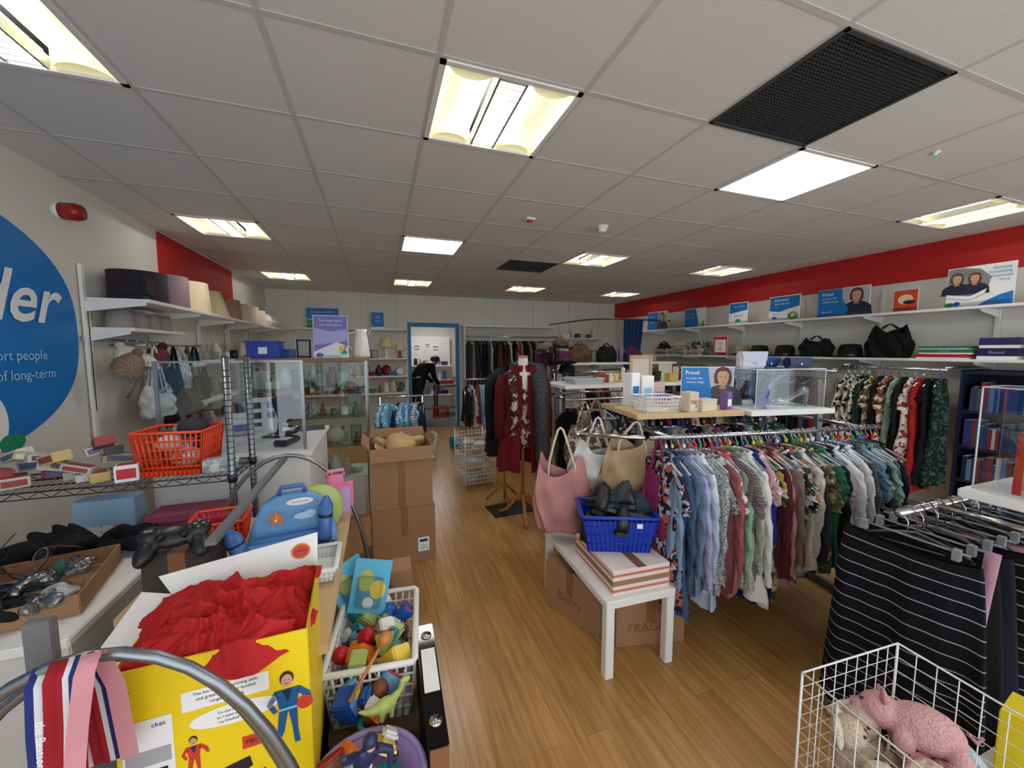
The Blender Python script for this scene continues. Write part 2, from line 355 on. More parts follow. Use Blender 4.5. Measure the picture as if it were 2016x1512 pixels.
# ---------------------------------------------------------------- generic objects
def shelfboard(x0,x1,y0,y1,z,th=.025,m=None): return MB().box(((x0+x1)/2,(y0+y1)/2,z-th/2),(x1-x0,y1-y0,th),m or SHELFW,.002).mesh('shelf')
def wall_unit(label,side,a0,a1,zs,depths,upn=.9,top_z=2.2,lo=.3):
    ps=[];up=MB();n=max(2,int(round((a1-a0)/upn))+1)
    for k in range(n):
        a=a0+(a1-a0)*k/(n-1)
        if side=='L': up.box((X0+.0225,a,(top_z+lo)/2),(.02,.03,top_z-lo),WHITE)
        if side=='R': up.box((X1-.0225,a,(top_z+lo)/2),(.02,.03,top_z-lo),WHITE)
        if side=='B': up.box((a,Y1-.0225,(top_z+lo)/2),(.03,.02,top_z-lo),WHITE)
    ps+=SP('upright',up)
    for z,d in zip(zs,depths):
        br=MB()
        for k in range(n):
            a=a0+(a1-a0)*k/(n-1)
            pts=[(.03,-.07),(.03,-.0),(d-.02,-.0),(d-.02,-.02)]
            fs=[(0,1,2,3),(4,7,6,5),(0,3,7,4),(1,5,6,2)]
            if side=='L': br.add([(X0+u,a+s,z-.025+w) for s in(-.004,.004) for u,w in pts],fs,WHITE)
            if side=='R': br.add([(X1-u,a+s,z-.025+w) for s in(-.004,.004) for u,w in pts],fs,WHITE)
            if side=='B': br.add([(a+s,Y1-u,z-.025+w) for s in(-.004,.004) for u,w in pts],fs,WHITE)
        if side=='L': sh=shelfboard(X0+.035,X0+d,a0,a1,z)
        if side=='R': sh=shelfboard(X1-d,X1-.035,a0,a1,z)
        if side=='B': sh=shelfboard(a0,a1,Y1-d,Y1-.035,z)
        ps.append(('shelf',sh)); ps+=SP('bracket',br)
    top('wall_shelving',label,'shelving',ps,group='white wall shelving')
wall_unit('white slotted wall shelving holding lampshades','L',3.45,7.9,[1.98],[.38],lo=.9)
wall_unit('short white wall shelf above the hanging caps','L',3.47,4.25,[1.78],[.27],top_z=1.9,lo=1.2)
wall_unit('white wall shelving holding glassware and mugs','L',4.35,7.7,[1.52,1.15,.78],[.38,.38,.4],top_z=1.9,lo=.3)
wall_unit('white wall shelving with bric-a-brac beside doorway','B',-1.45,.52,[2.03,1.47,1.13,.8],[.3,.34,.36,.38])
wall_unit('long white wall shelving holding signs and bags','R',1.05,7.2,[2.02,1.54],[.36,.38],top_z=2.3,lo=1.2)
wall_unit('small white wall shelving holding purple boxes','B',3.95,4.85,[1.9,1.5,1.1],[.3,.3,.32])
# posters
def poster(w,h,els,label,loc,rz=0,cat='sign',name='poster',tilt=0,frame=True,base=PAPER,group=None):
    sh=MB().box((0,0,h/2),(w,.004,h),base)
    pr=MB(); y=-.0025
    for e in els:
        y-=.0004
        if e[0]=='r': pr.rect(e[1],e[2],e[3],e[4],e[5],y)
        if e[0]=='d': pr.disc(e[1],e[2],e[3],e[4],e[5],y)
        if e[0]=='t': pr.text(e[1],e[2],e[3],e[4],e[5],y,e[6] if len(e)>6 else .0)
        if e[0]=='p': pr.poly(e[1],e[2],y)
    ps=[('sheet',sh.mesh()),('printed_design',pr.mesh())]
    if frame: ps.append(('acrylic_foot',MB().box((0,-.014,.02),(w+.01,.002,.04),ACR).box((0,.02,.003),(w,.07,.006),ACR).mesh()))
    return top(name,label,cat,ps,loc,rot=(tilt,0,rz),group=group)
W_=PAPER
PKPR=mat('sign_pink',(230,130,160),.5); YLPR=mat('sign_yellow',(240,200,60),.5)
def leafy(w,h): return [('d',w*.36,h*.12,w*.1,h*.07,TEALG),('d',w*.28,h*.2,w*.06,h*.09,YLPR),('d',w*.4,h*.25,w*.05,h*.06,PKPR)]
RZ=D(-90); px=5.27
LIPP=mat('print_lip',(168,96,90),.5); SKSH=mat('print_skin_shade',(178,128,102),.55)
def person_print(x,z,s,shirt,hair):
    o=[('p',[(x-.115*s,z+.30*s),(x-.12*s,z+.42*s),(x-.09*s,z+.50*s),(x-.02*s,z+.535*s),(x+.06*s,z+.52*s),(x+.105*s,z+.46*s),(x+.115*s,z+.36*s),(x+.10*s,z+.28*s)],hair),
       ('p',[(x-.27*s,z),(x+.27*s,z),(x+.25*s,z+.16*s),(x+.18*s,z+.23*s),(x+.07*s,z+.28*s),(x-.07*s,z+.28*s),(x-.18*s,z+.23*s),(x-.25*s,z+.16*s)],shirt),
       ('p',[(x-.045*s,z+.22*s),(x+.045*s,z+.22*s),(x+.04*s,z+.32*s),(x-.04*s,z+.32*s)],SKSH),
       ('p',[(x-.075*s,z+.36*s),(x-.05*s,z+.295*s),(x,z+.27*s),(x+.05*s,z+.295*s),(x+.075*s,z+.36*s),(x+.075*s,z+.44*s),(x+.03*s,z+.475*s),(x-.05*s,z+.47*s),(x-.08*s,z+.43*s)],SKIN),
       ('r',x-.032*s,z+.39*s,.02*s,.009*s,INK),('r',x+.032*s,z+.39*s,.02*s,.009*s,INK),('r',x,z+.315*s,.045*s,.011*s,LIPP),('r',x,z+.355*s,.014*s,.02*s,SKSH)]
    return o
NAVY=mat('navy_print',(26,34,64),.5); DKPR=mat('dark_print',(70,66,66),.5); CYPR=mat('pale_blue_sign',(150,205,235),.5)
PHOTO=mat('photo_backdrop',(132,134,138),.5,var=.45,vs=9); PHOTOL=mat('photo_backdrop_light',(184,188,192),.5,var=.3,vs=8)
poster(.42,.36,[('p',[(-.205,.10),(-.06,.07),(.05,.14),(.07,.25),(.0,.33),(-.12,.355),(-.205,.35)],PHOTO)]+person_print(-.145,.11,.38,NAVY,DKPR)+person_print(-.03,.11,.36,NAVY,DARKHAIR)+[('p',[(-.205,.12),(-.05,.09),(.05,.15),(.04,.11),(-.05,.06),(-.205,.09)],W_),('t','Donate',.13,.32,.036,LBLUE,.0),('t','Something',.12,.285,.032,LBLUE,.0),('t','unwanted',.13,.25,.032,LBLUE,.0),('t','here',.15,.215,.032,LBLUE,.0),('p',[(.0,.0),(.205,.0),(.205,.11),(.13,.085),(.05,.04)],LBLUE),('d',-.18,.025,.03,.018,TEALG),('d',-.13,.03,.02,.02,LBLUE)],'white sign with two women photographed and blue lettering',(px-.15,1.95,2.02),RZ)
poster(.20,.22,[('r',0,.11,.19,.21,mat('orange_red_card',(206,70,44),.5)),('d',0,.12,.06,.05,mat('cream_print',(240,205,170),.5)),('d',.03,.09,.05,.02,NAVY)],'small orange red boxed card on the top shelf',(px-.15,2.46,2.02),RZ)
poster(.54,.33,[('r',0,.165,.53,.32,PHOTOL)]+person_print(.14,.005,.58,NAVY,DKPR)+[('p',[(-.265,.005),(.03,.005),(.07,.08),(.0,.2),(-.01,.325),(-.265,.325)],LBLUE),('t','Proud',-.16,.27,.050,W_,.0005),('t','to wear the',-.14,.22,.032,W_),('t','rainbow badge',-.13,.18,.030,W_),('t','ask us why',-.16,.06,.026,W_)],'blue sign with man photographed and white lettering',(px-.1,3.06,2.02),RZ)
poster(.42,.33,[('p',[(-.2,.32),(.2,.32),(.2,.18),(.05,.15),(-.06,.12),(-.2,.14)],LBLUE),('t','Give more',-.04,.275,.046,W_,.0005),('t','with Gift Aid',-.03,.225,.038,W_,.0),('t','Ask today',-.1,.09,.026,LBLUE),('d',-.13,.04,.04,.02,LBLUE),('d',.12,.06,.07,.05,TEALG)]+leafy(.42,.33),'white and blue sign with white lettering',(px-.1,3.75,2.02),RZ)
poster(.32,.32,[('p',[(-.15,.31),(.15,.31),(.15,.20),(-.15,.16)],LBLUE),('t','Sign up today',0,.26,.032,W_),('t','Gift Aid',0,.12,.045,LBLUE,.0),('d',0,.05,.05,.025,TEALG)],'white and blue sign about giving',(px-.1,4.45,2.02),RZ)
poster(.48,.32,[('r',0,.16,.46,.30,W_),('p',[(-.23,.01),(.1,.01),(.02,.31),(-.23,.31)],LBLUE),('t','Thank you for',-.1,.22,.033,W_),('t','shopping here',-.1,.17,.033,W_)]+leafy(.48,.32),'blue and white sign with coloured leaves',(px-.1,5.3,2.02),RZ)
poster(.55,.35,[('r',0,.175,.54,.33,PHOTOL)]+person_print(.13,.01,.6,DKPR,DARKHAIR)+[('p',[(-.27,.01),(-.0,.01),(.03,.34),(-.27,.34)],LBLUE),('t','Proud to',-.14,.26,.045,W_,.0005),('t','wear the',-.14,.20,.036,W_),('t','badge',-.14,.15,.036,W_)],'blue sign with woman photographed and white lettering',(px-.1,6.25,2.02),RZ)
poster(.25,.3,[('r',0,.15,.24,.29,mat('red_sale',(205,30,36),.5)),('r',0,.15,.2,.2,W_),('t','Fill your',0,.2,.035,INK),('t','bag',0,.16,.04,REDP),('t','£5',0,.1,.06,REDP,.001)],'red bordered white offer sign on the shelf',(5.12,4.7,1.54),RZ)
poster(.55,.36,[('r',0,.18,.54,.35,W_),('p',[(-.27,.0),(.1,.0),(-.05,.12),(-.27,.16)],TEALG),('p',[(-.27,.36),(.27,.36),(.27,.20),(.0,.13),(-.27,.17)],LBLUE),('t','Give more with Gift Aid',0,.29,.04,W_)],'white blue and green sign on high shelf',(-.95,7.9,2.03),0)
poster(.24,.32,[('r',0,.16,.23,.31,LBLUE),('t','Gift',0,.22,.06,W_,.0),('t','Aid',0,.15,.06,W_,.0)],'small blue sign on the high shelf',(.0,7.9,2.03),0)
PURP=mat('purple_print',(122,116,184),.5)
poster(.30,.40,[('r',0,.2,.29,.39,PURP),('t','Turn your items',0,.35,.030,W_),('t','into care with us',0,.31,.028,W_),('p',[(-.14,.12),(.14,.16),(.14,.27),(.0,.25),(-.14,.28)],mat('lilac_print',(170,175,225),.5)),('p',[(-.145,.0),(.145,.0),(.145,.11),(.05,.15),(-.06,.10),(-.145,.06)],W_),('d',-.10,.03,.03,.018,LBLUE)]+leafy(.3,.4),'purple sign with white lettering on the glass cabinet',(-.42,4.02,1.549),0)
# banner on left wall
bn=MB(); bn.disc(0,0,1.5,.72,LBLUE,0,64,2.6)
PALEB=mat('pale_blue_lettering',(176,212,238),.5)
top('wall_banner','large blue rounded wall graphic with white lettering','wall sign',[('blue_shape',bn.mesh()),('lettering',MB().text('Ryder',.83,.17,.40,W_,-.006,.006,shear=.35).mesh(),'large white script lettering'),('lettering',MB().text('We are here to support people',.72,-.15,.078,PALEB,-.006,.0).mesh(),'small pale lettering'),('lettering',MB().text('through the pain of long-term',.80,-.26,.078,PALEB,-.006,.0).mesh(),'small pale lettering'),('printed_shape',MB().disc(.80,-.50,.12,.17,W_,-.004).mesh()),('printed_shape',MB().disc(.93,-.62,.08,.05,TEALG,-.005).mesh())],(X0+.004,1.9,1.74),D(90))
top('warning_sticker','small yellow and black sticker on the shelving','sticker',MB().box((0,0,0),(.07,.003,.08),mat('sticker_yellow',(230,210,30),.5)).rect(0,0,.035,.035,INK,-.0025),(X0+.002,3.52,1.86),D(90))
# ---------------------------------------------------------------- garments
_H={}
def hanger_mesh(hw,m,clip=False):
    k=(round(hw,2),m.name,clip)
    if k in _H: return _H[k]
    mb=MB()
    pts=[(0,0,-.10),(0,0,-.045),(0,.012,-.028)]+[(0,.018*math.cos(D(-20+20*i)),.018*math.sin(D(-20+20*i))) for i in range(11)]
    mb.tube(pts,.0022,CHROME,5)
    if clip:
        mb.tube([(0,-hw,-.10),(0,hw,-.10)],.004,m,5)
        for y in(-hw*.8,hw*.8): mb.box((0,y,-.11),(.022,.02,.04),m)
    else:
        mb.tube([(0,-hw,-.155),(0,-hw*.5,-.12),(0,0,-.098),(0,hw*.5,-.12),(0,hw,-.155)],[.005,.006,.006,.006,.005],m,6)
        mb.tube([(0,-hw*.95,-.158),(0,hw*.95,-.158)],.0035,m,5)
    _H[k]=mb.mesh('hanger'); return _H[k]
def interp(tab,t):
    for i in range(len(tab)-1):
        if t<=tab[i+1][0]:
            u=(t-tab[i][0])/(tab[i+1][0]-tab[i][0]); return [tab[i][k]+(tab[i+1][k]-tab[i][k])*u for k in range(1,len(tab[i]))]
    return list(tab[-1][1:])
def garment(kind,m,seed,L=.68,hw=.21,th=.028,sleeve=.5,trim=None):
    r=random.Random(seed); mb=MB(); N=44; ph=r.random()*6; ph2=r.random()*6; k1=r.uniform(3,6); sag=r.uniform(0,.03)
    z0=-.095
    if kind in('top','dress','coat'):
        fl=r.uniform(.92,1.06) if kind=='top' else (1.22 if kind=='dress' else 1.12)
        tab=[(0,.06,.022),(.018,.085,.024),(.05,hw*.7,.026),(.085+sag,hw,.024),(.16+sag,hw*.96,th*1.1),(L*.55,hw*r.uniform(.84,.93),th*1.25),(L,hw*fl,th*1.35)]
        if kind=='coat': tab=[(a,b,c*1.6) for a,b,c in tab]
    elif kind=='skirt': tab=[(0,.15,.02),(.04,.155,.022),(.2,.19,.03),(L,.25,.05)]
    else: tab=[(0,.17,.018),(.03,.18,.02),(L,.17,.024)]
    M_=20; rings=[]
    zs=sorted(set([a[0] for a in tab]+[L*i/M_ for i in range(M_+1)]))
    for t in zs:
        w,h=interp(tab,t); A=.004+(.017 if kind!='skirt' else .03)*(t/L)
        ring=[]
        for k in range(N):
            a=2*math.pi*k/N; y=w*math.cos(a); sx=math.sin(a)
            x=h*(abs(sx)**.7)*(1 if sx>0 else -1)+A*math.sin(k1*y/hw+ph+t*3)+A*.6*math.sin(13*y/hw+ph2-t*5)+A*.35*math.sin(25*y/hw+ph+t*3)
            yy=y+.007*math.sin(t*23+ph)*(1 if abs(y)>w*.6 else 0)
            ring.append((x,yy,z0-t-((.012*math.sin(3*a+ph)+.008*math.sin(7*a)+.02*math.sin(a*1+ph2)) if t>=L*.99 else 0)))
        rings.append(ring)
    mb.loft(rings,m,False,False)
    if kind in('top','dress','coat'):
        mb.tube([(.024*math.sin(a),.07*math.cos(a),z0+.004-.018*max(0,-math.sin(a))) for a in[2*math.pi*i/14 for i in range(14)]],.008,trim or m,6,True)
        if sleeve>.05:
            for s in(-1,1):
                n=14; rg=[]; r0=.058 if kind!='coat' else .07
                off=r.uniform(-.012,.03); q1=r.uniform(0,6); inn=r.uniform(-.03,.015)
                for i in range(n+1):
                    u=i/n; zc=z0-.095-sag-sleeve*u; yc=s*(hw-.03+.030*math.sin(u*2.2)+inn*u); rad=r0*(1-.42*u if sleeve>.3 else 1-.12*u)*(1+.10*math.sin(i*2.1+q1))
                    rg.append([(off*u+rad*.34*math.sin(2*math.pi*k/12)+.006*math.sin(u*21+k*1.3+ph),yc+rad*.75*math.cos(2*math.pi*k/12)+.006*math.sin(u*14+q1),zc+.05*(1-u)*s*math.cos(2*math.pi*k/12)*(-1)) for k in range(12)])
                mb.loft(rg,m,True,False)
    return mb.mesh(kind)
HG=[mat('hanger_clear',(190,196,200),.15),mat('hanger_grey',(140,144,148),.3),mat('hanger_black',(30,30,32),.3),mat('hanger_white',(230,230,230),.3)]
SIZEC=[(220,40,40),(40,160,80),(30,90,200),(240,200,40),(240,240,240)]
KN={'top':'shirt','dress':'dress','coat':'coat','skirt':'skirt','trousers':'trousers'}
def hang(loc,rz,spec,group,where,seed,hgm=None,scale=1,marker=True):
    cn,kind,m,L,sl=spec[:5]; hw=spec[5] if len(spec)>5 else .21
    hg=hgm or RN.choice(HG); clip=kind in('skirt','trousers')
    g=garment(kind,m,seed,L,hw,sleeve=sl)
    word={'top':('long-sleeved top' if sl>.3 else 'short-sleeved top'),'dress':'dress','coat':'jacket','skirt':'skirt','trousers':'trousers'}[kind]
    ps=[(KN[kind]+'_body',g,cn+' fabric'),('hanger',hanger_mesh(.15 if clip else hw*.93,hg,clip))]
    if marker: 
        c=RN.choice(SIZEC); ps.append(('size_marker',_sz(c)))
    return top(KN[kind],'%s %s hanging on %s'%(cn,word,where),'clothing',ps,loc,rz=rz,group=group,sc=scale)
_S={}
def _sz(c):
    if c not in _S: _S[c]=MB().box((0,0,-.05),(.012,.016,.02),mat('size_marker_%d_%d_%d'%c,c,.4),.002).mesh('size_marker')
    return _S[c]
def rnd_spec(kindw,pal,hw=.21):
    k=RN.choice(kindw); cn,c,pat,c2=RN.choice(pal)
    L={'top':RN.uniform(.58,.75),'dress':RN.uniform(.85,1.0),'coat':RN.uniform(.7,.85),'skirt':RN.uniform(.5,.65),'trousers':RN.uniform(.5,.65)}[k]
    return (cn,k,fab(c,pat,c2),L,RN.choice([.16,.5,.52]),hw)
MAIN=[('navy and orange floral','top',fab((30,32,56),'floral',(180,86,50),(170,175,190),sc=1.3),.76,.16),
('light blue denim','top',fab((118,148,180)),.80,.58),('slate blue','top',fab((60,82,120)),.82,.5),('dusty blue','top',fab((98,122,150)),.70,.5),('lavender','top',fab((166,160,206)),.74,.58),
('pale blue','top',fab((164,180,200)),.78,.5),('white','top',fab((220,220,224)),.70,.5),('grey marl','top',fab((104,108,112),'tweed',(180,182,184)),.74,.56),('speckled grey','top',fab((80,82,86),'tweed',(190,190,186)),.68,.16),
('white floral','top',fab((206,204,202),'floral',(150,76,84),(106,128,108)),.66,.16),('dusky rose','top',fab((160,86,94)),.72,.54),('rust coral','top',fab((206,114,100)),.76,.58),('grey plaid','top',fab((92,96,106),'hstripe',(146,116,116),sc=2),.66,.2),('mint green','top',fab((144,186,162)),.68,.5),
('sage knit','top',fab((142,156,138),'tweed',(188,194,180)),.70,.5),('white','top',fab((226,224,222)),.80,.58),('royal blue','top',fab((26,44,136)),.84,.58),('pale pink spotted','top',fab((206,154,156),'dots',(230,214,214)),.60,.16),
('mustard floral','top',fab((166,138,56),'floral',(60,80,60),(196,192,166)),.80,.16),('burgundy','top',fab((94,34,48)),.66,.5),('dusky pink','top',fab((184,124,118)),.72,.54),('taupe','top',fab((130,108,96)),.70,.5),
('black and white print','top',fab((24,24,26),'floral',(200,200,198),(104,104,104)),.72,.16),('scarlet','top',fab((164,36,42)),.62,.16),('tropical print','top',fab((60,94,104),'floral',(186,132,92),(200,190,176)),.66,.2),
('cream lace','top',fab((196,188,172),'tweed',(214,208,198)),.64,.5),('charcoal','top',fab((56,58,64)),.70,.5),('olive print','top',fab((94,96,66),'floral',(166,160,110),(56,64,50)),.66,.2),('dark green','top',fab((38,96,70)),.70,.2),('emerald','top',fab((30,112,78)),.66,.16),
('pink spotted','top',fab((182,130,146),'dots',(214,206,208)),.62,.16),('black','top',fab((26,26,30)),.68,.5),('white','top',fab((218,218,222)),.66,.52),('teal print','top',fab((60,110,120),'floral',(196,204,204),(30,58,76)),.66,.2),('navy spotted','top',fab((30,36,62),'dots',(196,196,202)),.66,.5),('white','top',fab((214,214,216)),.66,.5),
('light blue','top',fab((144,170,196)),.66,.5),('black and grey','top',fab((40,42,46),'tweed',(104,104,106)),.66,.5),('sky blue','top',fab((98,138,168)),.66,.2),('black floral','top',fab((26,28,32),'floral',(78,120,96),(176,168,168)),.66,.3),('dark mint','top',fab((114,156,142)),.64,.2),('khaki','top',fab((100,104,86)),.64,.5),('denim','top',fab((64,88,120)),.64,.5),('black','top',fab((28,28,32)),.7,.5)]
GA=D(-8); GO=Vector((1.44,1.70,0)); GD=Vector((math.cos(GA),math.sin(GA),0)); GN=Vector((-math.sin(GA),math.cos(GA),0))
def G(x,y,z=0): v=GO+GD*x+GN*y; return (v.x,v.y,z)
RH=1.14
fr=MB()
for y in(0,.62): fr.tube([(-.05,y,RH),(1.52,y,RH)],.0125,CHROME,10)
for x in(.06,1.42): fr.tube([(x,0,RH),(x,.62,RH)],.0125,CHROME,8)
up=MB()
for x in(.06,1.42): up.box((x,.31,.62),(.04,.03,1.20),GREYP)
ft=MB()
for x in(.06,1.42): ft.box((x,.31,.03),(.045,.62,.04),GREYP,.004)
ft.box((.74,.31,.03),(1.36,.04,.04),GREYP)
sh=MB().box((.30,.38,1.235),(.72,.50,.03),BEECH,.003); sh2=MB().box((.99,.36,1.235),(.62,.52,.03),SHELFW,.003)
top('clothes_rail_gondola','double-sided chrome clothes rail with shelf on top','clothes rail',SP('hanging_rail',fr)+SP('upright',up)+SP('foot',ft)+[('shelf',sh.mesh(),'beech shelf board'),('shelf',sh2.mesh(),'white shelf board')],G(0,0),GA)
n=len(MAIN)
for i,s in enumerate(MAIN):
    x=.02+1.46*i/(n-1)
    s=s+(RN.uniform(.185,.215),)
    hang(G(x,RN.uniform(-.015,.015),RH),GA+RN.uniform(-.14,.14)-(.10 if i<2 else 0),s,'tops on the main rail','the front chrome rail',i,HG[i%2])
PALM=[('navy',(30,36,60),'plain',(0,0,0)),('black',(24,24,26),'plain',(0,0,0)),('pink',(180,120,136),'plain',(0,0,0)),('white',(208,208,208),'plain',(0,0,0)),('purple',(80,60,108),'plain',(0,0,0)),('denim blue',(66,88,124),'plain',(0,0,0)),('floral',(60,60,80),'floral',(180,124,116)),('grey',(116,118,122),'tweed',(170,170,170)),('green',(50,90,72),'plain',(0,0,0)),('red',(138,36,42),'plain',(0,0,0)),('cream',(200,190,172),'plain',(0,0,0)),('blue striped',(60,80,126),'vstripe',(196,196,202)),('charcoal',(50,50,54),'plain',(0,0,0))]
for i in range(20): hang(G(.06+.07*i,.62,RH),GA+RN.uniform(-.1,.1),rnd_spec(['top','top','dress'],PALM,.19),'clothes on the rear bar','the rear chrome rail',100+i)
top('wall_clothes_rail','chrome wall rail carrying long dresses','clothes rail',[('hanging_rail',MB().tube([(4.93,2.02,1.44),(4.93,2.88,1.44)],.0125,CHROME,10).mesh())]+SP('bracket',MB().tube([(5.43,2.04,1.46),(4.93,2.04,1.46)],.01,CHROME,8).tube([(5.43,2.86,1.46),(4.93,2.86,1.46)],.01,CHROME,8)),group='wall clothes rails')
DR=[('dark green leaf print','dress',fab((18,36,32),'floral',(56,92,76),(26,28,28),sc=1.7),1.0,.0,.11),('black','dress',fab((22,22,24)),1.0,.1,.13),('red','dress',fab((172,28,28)),1.08,.16,.15),('white and red print','dress',fab((200,195,190),'floral',(156,46,46)),1.0,.2,.16),('black','top',fab((20,20,22)),.8,.5,.18),('pale green','dress',fab((126,156,136)),.9,.16,.17),('orange print','dress',fab((160,94,52),'floral',(60,40,30)),.95,.2,.18),('black','dress',fab((26,24,26)),1.0,.5,.18),('mustard print','dress',fab((146,118,58),'floral',(50,50,40)),.9,.2,.18),('dark green','dress',fab((30,60,45)),1.0,.5,.18),('black and cream floral','dress',fab((20,20,22),'floral',(190,182,162)),.95,.3,.18),('cream and black print','dress',fab((190,186,174),'floral',(25,25,28)),.95,.3,.18),('cream and black print','dress',fab((190,186,174),'floral',(25,25,28)),.8,.3,.18)]
for i,s in enumerate(DR): hang((4.93,2.06+.062*i,1.44),D(90)+RN.uniform(-.15,.15),s,'long dresses on the wall rail','the wall rail',200+i)
top('wall_clothes_rail','long chrome wall rail carrying tops and trousers','clothes rail',[('hanging_rail',MB().tube([(4.98,2.95,1.38),(4.98,6.1,1.38)],.0125,CHROME,10).mesh())]+SP('bracket',MB().tube([(5.43,3.0,1.4),(4.98,3.0,1.4)],.01,CHROME,8).tube([(5.43,6,1.4),(4.98,6,1.4)],.01,CHROME,8)),group='wall clothes rails')
for i in range(38): hang((4.98,3.02+.080*i,1.38),D(90)+RN.uniform(-.12,.12),rnd_spec(['top','top','top','dress','trousers'],PALM),'tops on the wall rail','the long wall rail',240+i,marker=False)
PALD=[('black',(22,22,25),'plain',(0,0,0)),('black',(22,22,25),'plain',(0,0,0)),('navy',(28,32,52),'plain',(0,0,0)),('dark denim',(40,56,92),'plain',(0,0,0)),('blue denim',(60,84,128),'plain',(0,0,0)),('magenta',(120,28,76),'plain',(0,0,0)),('purple',(74,40,100),'plain',(0,0,0)),('pale pink',(190,156,156),'plain',(0,0,0)),('grey tweed',(70,72,76),'tweed',(140,140,140)),('dark floral',(30,30,38),'floral',(150,60,90)),('cream',(195,186,172),'plain',(0,0,0))]
def gondola(MX0,MX1,MY,MZ,label,n,seed,where,group,pal,kinds):
    fr=MB()
    for y in(-.28,.28): fr.tube([(MX0,MY+y,MZ),(MX1,MY+y,MZ)],.0125,CHROME,8)
    up=MB()
    for x in(MX0+.05,MX1-.05): up.box((x,MY,MZ/2+.08),(.04,.03,MZ+.04),GREYP)
    ft=MB()
    for x in(MX0+.05,MX1-.05): ft.box((x,MY,.03),(.045,.6,.04),GREYP)
    sh=MB().box(((MX0+MX1)/2,MY,MZ+.115),(MX1-MX0,.55,.03),SHELFW,.003)
    ar=MB()
    for x in(MX0+.05,MX1-.05): ar.tube([(x,MY-.28,MZ),(x,MY+.28,MZ)],.0125,CHROME,8)
    top('clothes_rail_gondola',label,'clothes rail',SP('hanging_rail',fr)+SP('upright',up)+SP('foot',ft)+[('shelf',sh.mesh())]+SP('crossbar',ar))
    for i in range(n): hang((MX0+.06+(MX1-MX0-.12)*i/(n-1),MY-.28,MZ),RN.uniform(-.2,.2),rnd_spec(kinds,pal),group,where,seed+i,marker=i%2==0)
gondola(1.62,3.15,3.45,1.16,'double-sided rail of dark trousers with white shelf',28,300,'the middle rail','trousers and skirts on the middle rail',PALD,['trousers','skirt','top'])
gondola(2.45,4.25,4.95,1.32,'double-sided rail of dark clothes near fitting room',26,450,'the rear rail','dark clothes on the rear rail',PALD+PALM[:4],['top','coat','dress'])
top('wall_clothes_rail','chrome rail of dark jackets by the back wall','clothes rail',[('hanging_rail',MB().tube([(1.68,7.7,1.9),(3.75,7.7,1.9)],.0125,CHROME,8).mesh())]+SP('bracket',MB().tube([(1.75,8.08,1.92),(1.75,7.7,1.92)],.01,CHROME,6).tube([(3.68,8.08,1.92),(3.68,7.7,1.92)],.01,CHROME,6)),group='wall clothes rails')
PALB=[('black',(24,24,26),'plain',(0,0,0)),('dark green',(40,60,48),'plain',(0,0,0)),('charcoal',(60,60,64),'plain',(0,0,0)),('maroon',(90,30,36),'plain',(0,0,0)),('brown',(96,66,44),'plain',(0,0,0)),('navy',(30,34,56),'plain',(0,0,0)),('cream',(195,186,172),'plain',(0,0,0)),('pink',(170,106,106),'plain',(0,0,0)),('grey',(120,122,126),'plain',(0,0,0))]
for i in range(30): hang((1.74+.065*i,7.7,1.9),RN.uniform(-.25,.25),rnd_spec(['coat','top','dress'],PALB),'jackets on the back wall rail','the back wall rail',350+i,marker=False)
top('wall_panel_shelf','narrow white shelf above the jacket rail','shelf',[('shelf',MB().box((2.7,7.95,2.12),(2.1,.28,.03),SHELFW).mesh()),('side_panel',MB().box((1.68,7.95,1.05),(.03,.28,2.1),SHELFW).mesh())])
def lowrail(x0,x1,y,z,label):
    s=MB()
    for x in(x0+.02,x1-.02): s.tube([(x,y,z),(x,y,.03)],.014,CHROME,8).tube([(x,y-.25,.02),(x,y+.25,.02)],.014,CHROME,8)
    top('clothes_rail',label,'clothes rail',[('hanging_rail',MB().tube([(x0,y,z),(x1,y,z)],.012,CHROME,8).mesh())]+SP('stand',s))
lowrail(-.02,.52,4.85,1.06,'low rail of small children clothes')
PALC=[('sky blue animal print',(110,185,225),'dots',(240,245,250)),('white',(225,225,228),'plain',(0,0,0)),('navy',(36,44,80),'plain',(0,0,0)),('baby blue',(150,200,230),'plain',(0,0,0)),('red',(170,50,50),'plain',(0,0,0)),('grey striped',(150,152,156),'hstripe',(210,210,210))]
for i in range(9):
    c=PALC[0] if i in(2,5,6) else RN.choice(PALC)
    hang((.02+.058*i,4.85,1.06),RN.uniform(-.5,.1)+.9*(i in(2,6)),(c[0],'top',fab(c[1],c[2],c[3]),.42,.12,.17),'children clothes on the low rail','the low rail',400+i,marker=False)
lowrail(1.15,1.70,5.45,1.2,'small low rail of pale clothes')
for i in range(10):
    c=RN.choice(PALC+PALB[:3]); hang((1.19+.052*i,5.45,1.2),RN.uniform(-.3,.3),(c[0],'top',fab(c[1],c[2],c[3]),.55,.3,.19),'clothes on the small rail','the small rail',420+i,marker=False)
